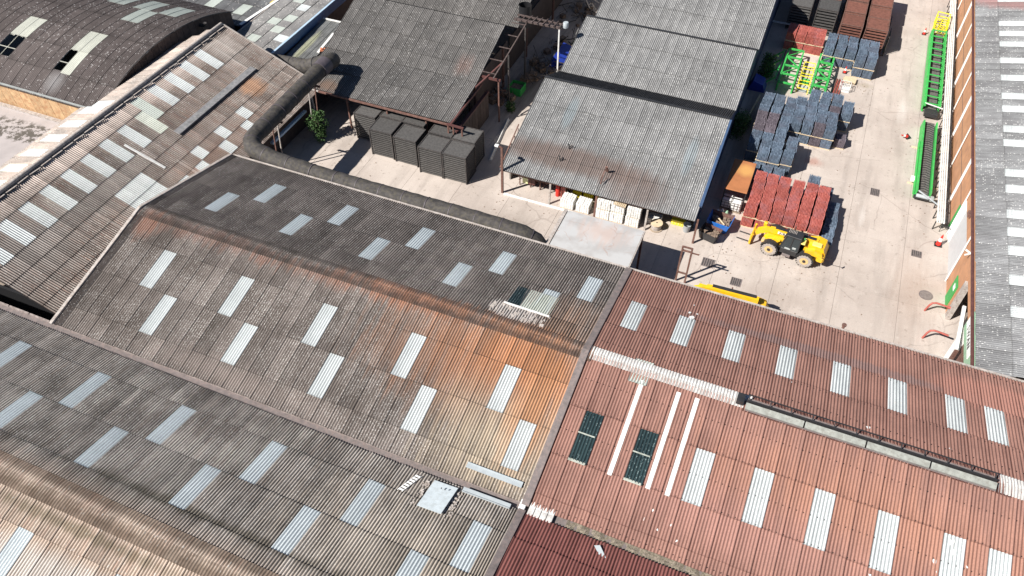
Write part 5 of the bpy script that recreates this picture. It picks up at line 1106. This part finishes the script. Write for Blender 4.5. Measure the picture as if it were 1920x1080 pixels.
gc = thing('gas_cylinder', 'red gas cylinder standing under the shed canopy', 'gas cylinder', (-16.6, 50.1, 0)); b = MB(); b.tube([(0, 0, 0), (0, 0, 1.15), (0, 0, 1.3), (0, 0, 1.42)], [.2, .2, .12, .05], 14); b.build('body', M['red'], gc); MB().tube([(0, 0, 1.42), (0, 0, 1.55)], .06, 8).build('valve', M['black'], gc)
rc = thing('red_cabinet', 'narrow red steel cabinet right of the gas cylinder', 'cabinet', (-16.05, 50.1, 0)); MB().cbox(-.2, -.25, 0, .2, .25, 1.35, .02).build('case', M['red_pipe'], rc); MB().bar((.22, -.28, 0), (.22, -.28, 1.4), .07).build('post', M['rust_steel'], rc)
tf = thing('workbench_frame', 'rusty open steel frame bench under the shed canopy left of the gas cylinder', 'frame', (-19.0, 50.6, 0)); b = MB()
for x in (-1.2, -.2, .7, 1.7):
    for y in (-.4, .4): MB().bar((x, y, 0), (x, y, .95), .08).build('leg', M['rust_steel'], tf)
for y in (-.4, .4): MB().bar((-1.2, y, .95), (1.7, y, .95), .08).build('rail', M['rust_steel'], tf)
for x in (-.2, .7): MB().bar((x, -.4, .1), (x + .7, .4, .7), .05).build('brace', M['rust_steel'], tf)
nb = thing('notice_board', 'pale yellow notice sheet on a maroon box under the canopy', 'notice', (-19.7, 50.7, .2)); MB().cbox(-.25, -.52, .1, .25, -.48, .95, .01).build('sheet', mat('pale yellow sheet', (.7, .72, .4), .6), nb); MB().cbox(.26, -.5, .1, .9, .1, .95, .02).build('box', M['brown_steel'], nb)
gb = thing('steel_goal_frame', 'rusty steel goal shaped post frame standing by the warehouse eave', 'post frame', (-4.15, 44.1, 0))
for x in (-.36, .36): MB().bar((x, 0, 0), (x, 0, 3.75), .13).build('post', M['rust_steel'], gb)
for z in (1.0, 3.35, 3.72): MB().bar((-.36, 0, z), (.36, 0, z), .11).build('cross_bar', M['rust_steel'], gb)
MB().bar((.3, 0, 3.3), (.95, 0, 3.3), .08).build('stub', M['rust_steel'], gb)
ta = thing('telegraph_trough', 'low dark water trough in the shadow beside the slab canopy', 'trough', (-6.6, 42.2, 0)); MB().cbox(-.6, -.8, 0, 2.3, -.3, .5, .03).build('trough', M['black_steel'], ta)

# green steel frames
def lattice(root, W_, L_, bays, m, w_=.13, z0=.0, z1=.75, slope=0):
    for x in (0, W_):
        for z in (z0 + .08, z1): MB().bar((x, 0, z), (x, L_, z), w_).build('chord', m, root)
    for k in range(bays + 1):
        y = L_ * k / bays
        MB().bar((0, y, z1), (W_, y, z1), w_).build('rung', m, root)
        for x in (0, W_): MB().bar((x, y, z0), (x, y, z1), w_ * .9).build('post', m, root)
        if k < bays:
            y2 = L_ * (k + 1) / bays
            for x in (0, W_): MB().bar((x, y, z1), (x, y2, z0 + .08), w_ * .55).build('diagonal', m, root)
gf = thing('green_lattice_frame', 'wide green lattice frame lying left of the yellow cage', 'steel frame', (-1.9, 73.9, 0)); lattice(gf, 1.5, 6.8, 4, M['green'], .15, 0, 1.0)
for a, c in (((0, 1.7, 1.0), (1.5, 3.4, 1.0)), ((1.5, 3.4, 1.0), (0, 5.1, 1.0)), ((0, 5.1, 1.0), (1.5, 6.8, 1.0))): MB().bar(a, c, .09).build('diagonal', M['green'], gf)
gf = thing('green_lattice_frame', 'narrower green lattice frame right of the yellow cage', 'steel frame', (1.35, 74.6, 0)); lattice(gf, 1.35, 6.2, 4, M['green'], .17, 0, 1.0)
for a, c in (((0, 0, 1.0), (1.35, 1.55, 1.0)), ((1.35, 1.55, 1.0), (0, 3.1, 1.0)), ((0, 3.1, 1.0), (1.35, 4.65, 1.0)), ((0, 4.65, 1.0), (1.35, 6.2, 1.0))): MB().bar(a, c, .09).build('diagonal', M['green'], gf)
gf = thing('green_side_truss', 'dark green end frame half in the shed shadow left of the lattice frames', 'steel frame', (-3.6, 74.3, 0))
for y in (0, 1.8, 3.6, 5.4): MB().bar((.2, y, .1), (1.3, y + .5, .9), .11).build('strut', M['green'], gf)
MB().bar((1.3, .2, .95), (1.3, 6, .95), .13).build('chord', M['green'], gf); MB().bar((.15, 0, .1), (.15, 5.4, .1), .12).build('chord', M['green'], gf); MB().bar((1.45, -.2, 1.0), (1.45, 5.9, 1.0), .1).build('black_tube', M['black_steel'], gf)
yc = thing('yellow_cage', 'yellow tubular access cage between the two green frames', 'cage', (0, 74.3, 0))
for z in (.55, 1.05):
    for a, c in (((0, 0), (1.1, 0)), ((1.1, 0), (1.1, 4.3)), ((1.1, 4.3), (0, 4.3)), ((0, 4.3), (0, 0)), ((0, 1.5), (1.1, 1.5)), ((0, 2.9), (1.1, 2.9))): MB().bar((*a, z), (*c, z), .065).build('rail', M['yellow_safety'], yc)
for x in (0, 1.1):
    for y in (0, 1.5, 2.9, 4.3): MB().bar((x, y, 0), (x, y, 1.05), .065).build('post', M['yellow_safety'], yc)
MB().box(.15, .2, .05, .95, 1.3, .12).build('tread_plate', M['galv'], yc); MB().box(.2, 1.7, .05, .95, 2.7, .12).build('tread_plate', M['green'], yc)
rs = thing('steel_bundle', 'bundle of reddish steel bars lying beside the green frame', 'steel bars', (3.3, 74.2, 0))
for k in range(6): MB().bar((k * .13, 0, .1 + .05 * (k % 2)), (k * .13 + .25, 4.1 - .3 * (k % 2), .1 + .05 * (k % 2)), .09).build('bar', M['red_pipe'] if k % 2 else M['rust_steel'], rs)
for (x, y, lb) in ((10.9, 70.5, 'red and white traffic cone tipped over left of the green trough conveyor'), (11.3, 91.3, 'traffic cone beside the yellow cage at the far end of the green conveyor'), (4.15, 79.9, 'traffic cone between the pallets and the far blue block'), (14.3, 56.3, 'tall red and white cone by the green panel of the brick hall')):
    t = thing('traffic_cone', lb, 'cone', (x, y, 0)); b = MB(); b.tube([(0, 0, .04), (0, 0, .3)], [.17, .12], 12); b.build('lower_cone', M['red'], t); MB().tube([(0, 0, .3), (0, 0, .52)], [.12, .08], 12).build('white_band', M['white'], t); MB().tube([(0, 0, .52), (0, 0, .75)], [.08, .03], 12).build('tip', M['red'], t); MB().box(-.22, -.22, 0, .22, .22, .045).build('base', M['black'], t)
    if 'tipped' in lb: t.rotation_euler = (R(70), 0, R(-60)); t.location.z = .2
    if 'tall' in lb: t.scale = (1.3, 1.3, 1.5)
# conveyors
cv = thing('lattice_conveyor', 'long bright green lattice conveyor lying beside the brick hall', 'conveyor', (11.95, 75.3, 0))
for x in (0, 1.35):
    MB().bar((x, 0, .95), (x, 15.6, .95), .13, .2).build('side_rail', M['green'], cv); MB().bar((x, .3, .12), (x, 15.6, .12), .12).build('bottom_chord', M['green'], cv)
MB().prism([(-.14, .1), (-.04, .1), (-.04, .92), (-.14, .92)], .4, 15.4).build('side_sheet', M['green'], cv)
for k in range(12): y = .4 + k * 1.36; MB().bar((0, y, 1.0), (1.35, y, 1.0), .12, .08).build('cross_member', M['green'], cv); MB().bar((1.35, y, .12), (1.35, min(y + 1.36, 15.5), .9), .08).build('diagonal', M['green'], cv); MB().bar((1.35, y, .12), (1.35, y, .95), .1).build('post', M['green'], cv)
b = MB(); b.box(.22, -.7, .48, 1.15, 15.5, .54); b.build('belt', M['belt'], cv)
for k in range(11): MB().bar((.1, 1.1 + k * 1.36, .62), (1.25, 1.15 + k * 1.36, .62), .1).build('idler', M['black_steel'], cv)
MB().box(.1, -.9, .3, 1.3, .1, .62).build('tail_box', M['black_steel'], cv); MB().bar((-.05, .25, 1.05), (1.6, -.1, 1.0), .07).build('white_pipe', M['white'], cv)
for k, y in enumerate((.5, 7.5, 15)):
    for x in (.1, 1.25): MB().box(x - .08, y, 0, x + .08, y + .3, .15).build('skid', M['timber_old'], cv)
yg = thing('yellow_guard_cage', 'tangle of yellow guard rails at the far end of the lattice conveyor', 'guard cage', (12.0, 91.2, 0))
for z in (.4, .9, 1.35):
    for a, c in (((0, 0), (1.3, 0)), ((1.3, 0), (1.5, 3.0)), ((1.5, 3.0), (.2, 3.2)), ((.2, 3.2), (0, 0)), ((.1, 1.5), (1.4, 1.5))): MB().bar((*a, z), (*c, z), .075).build('rail', M['yellow_safety'], yg)
for x, y in ((0, 0), (.45, 0), (.9, 0), (1.3, 0), (.1, 1.5), (.7, 1.5), (1.4, 1.5), (.2, 3.2), (1.5, 3.0)): MB().bar((x, y, 0), (x, y, 1.4), .075).build('post', M['yellow_safety'], yg)
for k in range(5): MB().bar((.2 + k * .22, .2, .95), (.3 + k * .22, 1.4, .5), .06).build('brace', M['yellow_safety'], yg)
cv = thing('trough_conveyor', 'green trough conveyor with chevron belt lying below the lattice conveyor', 'conveyor', (12.0, 61.6, 0))
MB().prism([(-.05, .05), (.1, .05), (.14, .92), (-.0, .92)], .1, 11.2).build('side_plate', M['green'], cv); MB().prism([(1.15, .05), (1.28, .05), (1.25, .92), (1.12, .92)], .1, 11.2).build('side_plate', M['green'], cv)
MB().box(-.16, .2, .3, -.055, 8.0, .62).build('side_flange', M['green'], cv)
b = MB(); b.box(.2, -.2, .45, 1.08, 11.5, .54); b.build('belt', M['belt'], cv)
for k in range(32):
    y = .1 + k * .35; b = MB(); b.bar((.22, y, .56), (.64, y + .16, .57), .05, .04); b.bar((.64, y + .16, .57), (1.06, y, .56), .05, .04); b.build('chevron', M['black_steel'], cv)
MB().tube([(.12, -.1, .5), (1.15, -.1, .5)], .17, 14).build('end_drum', M['galv'], cv); MB().box(-.05, -.25, .25, 1.3, .05, .45).build('end_frame', M['black_steel'], cv)
MB().bar((.15, -.05, 1.0), (1.9, -.8, .55), .09).build('drive_shaft', M['galv'], cv); MB().cbox(1.25, -.3, .3, 1.55, .1, .65, .03).build('motor', M['gutter'], cv)
MB().cbox(-.45, 1.9, .3, -.1, 2.5, .6, .05).build('side_motor', M['steel_white'], cv)
for y in (2.0, 7.6): MB().box(-.6, y, .0, 1.9, y + .14, .1).build('timber_skid', M['timber'], cv)
# long white rails with black cross brackets
lr = thing('roller_track', 'very long stack of white rails with black cross brackets along the brick hall', 'rail stack', (13.5, 58, 0))
def tx(v): return -(v) * .0082 + .33
for k in range(4):
    x = k * .17; MB().bar((tx(0) + x, 0, .95 + .0 * k), (tx(41) + x, 41, .95), .10, .14).build('rail', M['steel_white'], lr)
for k in range(30):
    y = .15 + k * 1.4; MB().bar((tx(y) - .1, y - .06, .84), (tx(y) + .72, y + .42, .90), .07, .10).build('cross_bracket', M['black_steel'], lr)
    MB().bar((tx(y) + .66, y + .4, 0), (tx(y) + .66, y + .4, 1.1), .09).build('post', M['black_steel'], lr); MB().bar((tx(y) - .06, y, 0), (tx(y) - .06, y, .85), .08).build('post', M['black_steel'], lr)
MB().bar((tx(0) + .68, 0, 1.0), (tx(41) + .68, 41, 1.0), .06, .12).build('side_rail', M['black_steel'], lr)
b = thing('wire_rack', 'black wire rack at the near end of the white rail stack', 'wire rack', (14.3, 58.0, 0))
for k in range(4): MB().bar((0, k * .16, .7 - .05 * k), (1.0, k * .16 - .35, .7 - .05 * k), .035).build('wire', M['black_steel'], b)
for x, y in ((0, 0), (0, .5), (1, -.35), (1, .15)): MB().bar((x, y, 0), (x, y, .72), .04).build('leg', M['black_steel'], b)
for x in (.3, .65, 1.0): MB().bar((x, -.35 * x, .7), (x, .5 - .35 * x, .55), .035).build('wire', M['black_steel'], b)
# red hoops
for i, (y, lb) in enumerate(((48.3, 'upper bent red pipe hoop barrier by the green door'), (45.4, 'lower bent red pipe hoop barrier by the swing door'))):
    t = thing('hoop_barrier', lb, 'barrier', (13.7, y, 0), group='red pipe hoop barriers'); b = MB(); pts = [(0, 0, 0), (.12, .05, .6), (.25, .1, .85), (.5, .12, .95), (1.0, .05, .97), (1.45, 0, .95)]
    b.tube(pts, .075, 12); b.build('pipe', M['red_pipe'], t)
    if i == 0: MB().tube([(1.3, 0, .95), (1.62, 0, .95)], .11, 12).build('flange', M['red_pipe'], t)
# drains, manhole
for x, y, sx, sy, lb in ((8.9, 61.2, .38, .5, 'square drain cover in the middle of the yard'), (12.75, 54.5, .4, .4, 'small dark drain grating left of the roller door'), (-.1, 45.75, .42, .45, 'small dark drain grating above the yellow boom'), (-2.6, 47.0, .5, .5, 'faint square cover right of the post frame')):
    t = thing('drain_cover', lb, 'drain cover', (x, y, .0)); MB().box(-sx, -sy, .003, sx, sy, .02).build('frame', M['flash'], t)
    for k in range(5): MB().box(-sx * .9 + k * sx * .37, -sy * .85, .02, -sx * .9 + k * sx * .37 + sx * .2, sy * .85, .03).build('bar', M['dark_steel'], t)
t = thing('manhole_cover', 'round manhole cover near the red hoop barriers', 'manhole cover', (13.7, 50.0, 0)); MB().tube([(0, 0, .003), (0, 0, .02)], .52, 28).build('rim', M['flash'], t); MB().tube([(0, 0, .02), (0, 0, .03)], .43, 28).build('lid', mat('worn manhole iron', (.20, .17, .16), .7, noise=.2, nscale=6), t)
# person behind the red eave: only head and shoulders clear of the roof edge
# alley clutter between the sheds
gs = thing('green_skip', 'small green open skip in the alley between the sheds', 'skip', (-26.0, 63.3, 0)); 
for a in ((-.7, -.5, 0, .7, -.44, .8), (-.7, .9, 0, .7, .96, .8), (-.7, -.44, 0, -.64, .9, .8), (.64, -.44, 0, .7, .9, .8)): MB().box(*a).build('side_panel', M['green_door'], gs)
MB().box(-.62, -.42, .05, .62, .88, .5).build('sand_fill', M['rubble'], gs)
def scrap(loc, n, label, sz=1, m='rust_steel'):
    t = thing('scrap_heap', label, 'scrap', loc); rnd = random.Random(int(loc[1] * 7)); b = MB()
    for k in range(n):
        a = Vector((rnd.uniform(-1.2, 1.2), rnd.uniform(-1.5, 1.5), rnd.uniform(0, .9))) * sz; c = a + Vector((rnd.uniform(-1, 1), rnd.uniform(-1, 1), rnd.uniform(-.5, .8))) * sz; c.z = max(c.z, .05); b.bar(a, c, rnd.uniform(.03, .09))
    b.build('scrap_bars', M[m], t, kind='stuff')
    b = MB()
    for k in range(n // 2): x, y = rnd.uniform(-1.3, 1.3) * sz, rnd.uniform(-1.6, 1.6) * sz; r = rnd.uniform(.1, .35); b.box(x - r, y - r, 0, x + r, y + r, r * 1.6, rz=rnd.uniform(0, 3))
    b.build('scrap_blocks', M['rubble'], t, kind='stuff')
scrap((-24.8, 67.5, 0), 40, 'heap of pipes and scrap in the dark alley under the gantry', 1.3, 'dark_steel'); scrap((-27.0, 61.6, 0), 26, 'heap of scrap stone in the alley left of the green skip', .9)
scrap((-25.0, 80, 0), 36, 'pile of dark steel lattice pieces at the top of the alley', 1.6, 'dark_steel'); scrap((-24.6, 73.2, 0), 20, 'dark machinery pieces beside the blue sheet in the alley', 1.1, 'black_steel')
bt_ = thing('blue_sheet', 'blue sheet draped over goods in the dark alley', 'tarpaulin', (-23.6, 70.6, 0)); b = MB(); b.prism([(-1.1, 0), (1.1, 0), (.8, .9), (-.6, 1.3)], -1.5, 1.6); b.build('sheet', M['blue_tarp'], bt_)
bt_ = thing('blue_sheet', 'blue tarpaulin beside the large shed side wall above the bushes', 'tarpaulin', (-3.9, 73.6, 0)); b = MB(); b.prism([(-.7, 0), (1.0, 0), (.7, .8), (-.3, 1.1)], -.7, .8); b.build('sheet', M['blue_tarp'], bt_)
bm1 = thing('steel_beam', 'pale steel beam lying on the sunlit strip of the alley', 'beam', (-24.4, 55.2, 0), rz=R(8)); MB().box(-.14, -2.9, 0, .14, 3.6, .05).build('flange', M['steel_white'], bm1); MB().box(-.03, -2.9, .05, .03, 3.6, .25).build('web', M['steel_white'], bm1)
lh = thing('low_hoop', 'dark steel ladder frame leaning in the alley near the large shed', 'ladder frame', (-21.8, 66.2, 0))
for y in (0, 3.2): MB().bar((0, y, 0), (0, y, 1.6), .12).build('post', M['rust_steel'], lh)
for z in (.7, 1.55): MB().bar((0, 0, z), (0, 3.2, z), .12).build('rail', M['rust_steel'], lh)
for k in range(6): MB().bar((0, .3 + k * .5, 1.55), (.4, .3 + k * .5, 1.5), .06).build('tine', M['rust_steel'], lh)
pp_ = thing('timber_prop', 'pale timber post lying along the side of the tall blue brick block', 'timber', (-3.55, 68.2, 0)); MB().bar((0, 0, .1), (.35, 4.0, .1), .16).build('post', M['timber'], pp_)
wp_ = thing('white_pole', 'thin white pole lying between the large shed and the far red bricks', 'pole', (-5.0, 86.6, 0)); MB().bar((0, 0, .6), (2.5, 0.0, .6), .14).build('pole', M['steel_white'], wp_)
b = MB(); rq = random.Random(12)
for k in range(420):
    c_ = rq.choice([(5.5, 77.6, 1.6), (-2, 47.5, 2.5), (-20, 47, 4), (12.9, 60, 3), (5, 60, 5), (9, 70, 7), (4, 46.5, 5), (-36, 46.5, 4), (3, 57, 2.5)])
    x, y = rq.gauss(c_[0], c_[2] * .5), rq.gauss(c_[1], c_[2] * .6); r = rq.uniform(.012, .05)
    if x > 13.2 or (x < -4.6 and 49.5 < y < 97 and x > -21.5): continue
    b.box(x - r, y - r * .7, .002, x + r, y + r * .7, r * .8, rz=rq.uniform(0, 3))
tag(b.build('yard_crumbs', M['rubble']), 'brick crumbs and grit scattered over the yard concrete', 'debris', kind='stuff')
# yellow loader at the very top left
yl = thing('yellow_loader', 'yellow machine with round wheel cut by the top edge of the picture', 'loader', (-56.5, 68.6, 0)); MB().cbox(-2, -.6, .6, 1.6, 1.6, 2.3, .1).build('body', M['yellow_pale'], yl); MB().cbox(.6, -.5, 1.0, 2.6, 1.5, 2.0, .08).build('hood', M['black_steel'], yl)
for x in (-1.4, 1.3): b = MB(); b.tube([(x, -.85, .55), (x, -.55, .55)], .55, 20); w0 = b.build('wheel', M['rubber'], yl); MB().tube([(x, -.88, .55), (x, -.84, .55)], .34, 16).build('rim', M['rubber_side'], w0)
# far dark wall behind the low roofs
# bushes
def bush(x, y, w_, d_, h, n, label, seed):
    rnd = random.Random(seed); t = thing('bush', label, 'bush', (x, y, 0))
    b = MB()
    for k in range(7): a = rnd.uniform(0, 6.28); b.tube([(0, 0, 0), (math.cos(a) * w_ * .25, math.sin(a) * d_ * .25, h * .5), (math.cos(a) * w_ * .4, math.sin(a) * d_ * .4, h * .85)], [.04, .025, .01], 5)
    b.build('stem', M['timber_old'], t); b = MB()
    cl = [(rnd.uniform(-w_, w_) * .38, rnd.uniform(-d_, d_) * .38, rnd.uniform(.15, .95) * h, rnd.uniform(.25, .5)) for _ in range(22)]
    for k in range(n):
        c = rnd.choice(cl); v = Vector((rnd.gauss(0, 1), rnd.gauss(0, 1), rnd.gauss(0, 1))).normalized() * c[3] * rnd.uniform(.5, 1.05) * (w_ + d_) * .42
        p = Vector((c[0], c[1], c[2])) + v; p.z = max(.03, p.z); s = rnd.uniform(.05, .11); u_ = Vector((rnd.gauss(0, 1), rnd.gauss(0, 1), rnd.gauss(0, .5))).normalized() * s; w3 = u_.cross(Vector((rnd.gauss(0, 1), rnd.gauss(0, 1), rnd.gauss(0, 1)))).normalized() * s * .7
        b.add([p - u_, p + w3, p + u_, p - w3], [(0, 1, 2, 3)])
    b.build('foliage', M['leaf'], t, kind='stuff')
bush(-39.9, 49.2, 1.2, 1.5, 2.9, 2600, 'leafy green bush in the gap between brown hall and rack stacks', 1)
bush(-4.0, 65.5, .7, 3.4, 1.6, 1700, 'ivy like bush along the right wall of the large shed beside the blue bricks', 2)
bush(-3.4, 76.4, 1.0, 2.0, 1.8, 1800, 'dark bush in the shed shadow left of the green frames', 3)
bush(-25.3, 60.2, .8, .8, .9, 500, 'small weed clump in the alley behind the beam', 4)
gp = MB(); rnd = random.Random(5)
for k in range(2200):
    a = rnd.uniform(0, 6.28); r = math.sqrt(rnd.random()); x, y = -22.9 + r * 1.1 * math.cos(a), 74.8 + r * 2.2 * math.sin(a); h = rnd.uniform(.04, .14); s = rnd.uniform(.02, .05); gp.add([(x - s, y, 0), (x + s, y + s * .5, 0), (x + rnd.uniform(-.05, .05), y, h)], [(0, 1, 2)])
tag(gp.build('grass', M['grass']), 'green grass patch on the sunlit edge of the alley', 'grass', kind='stuff')
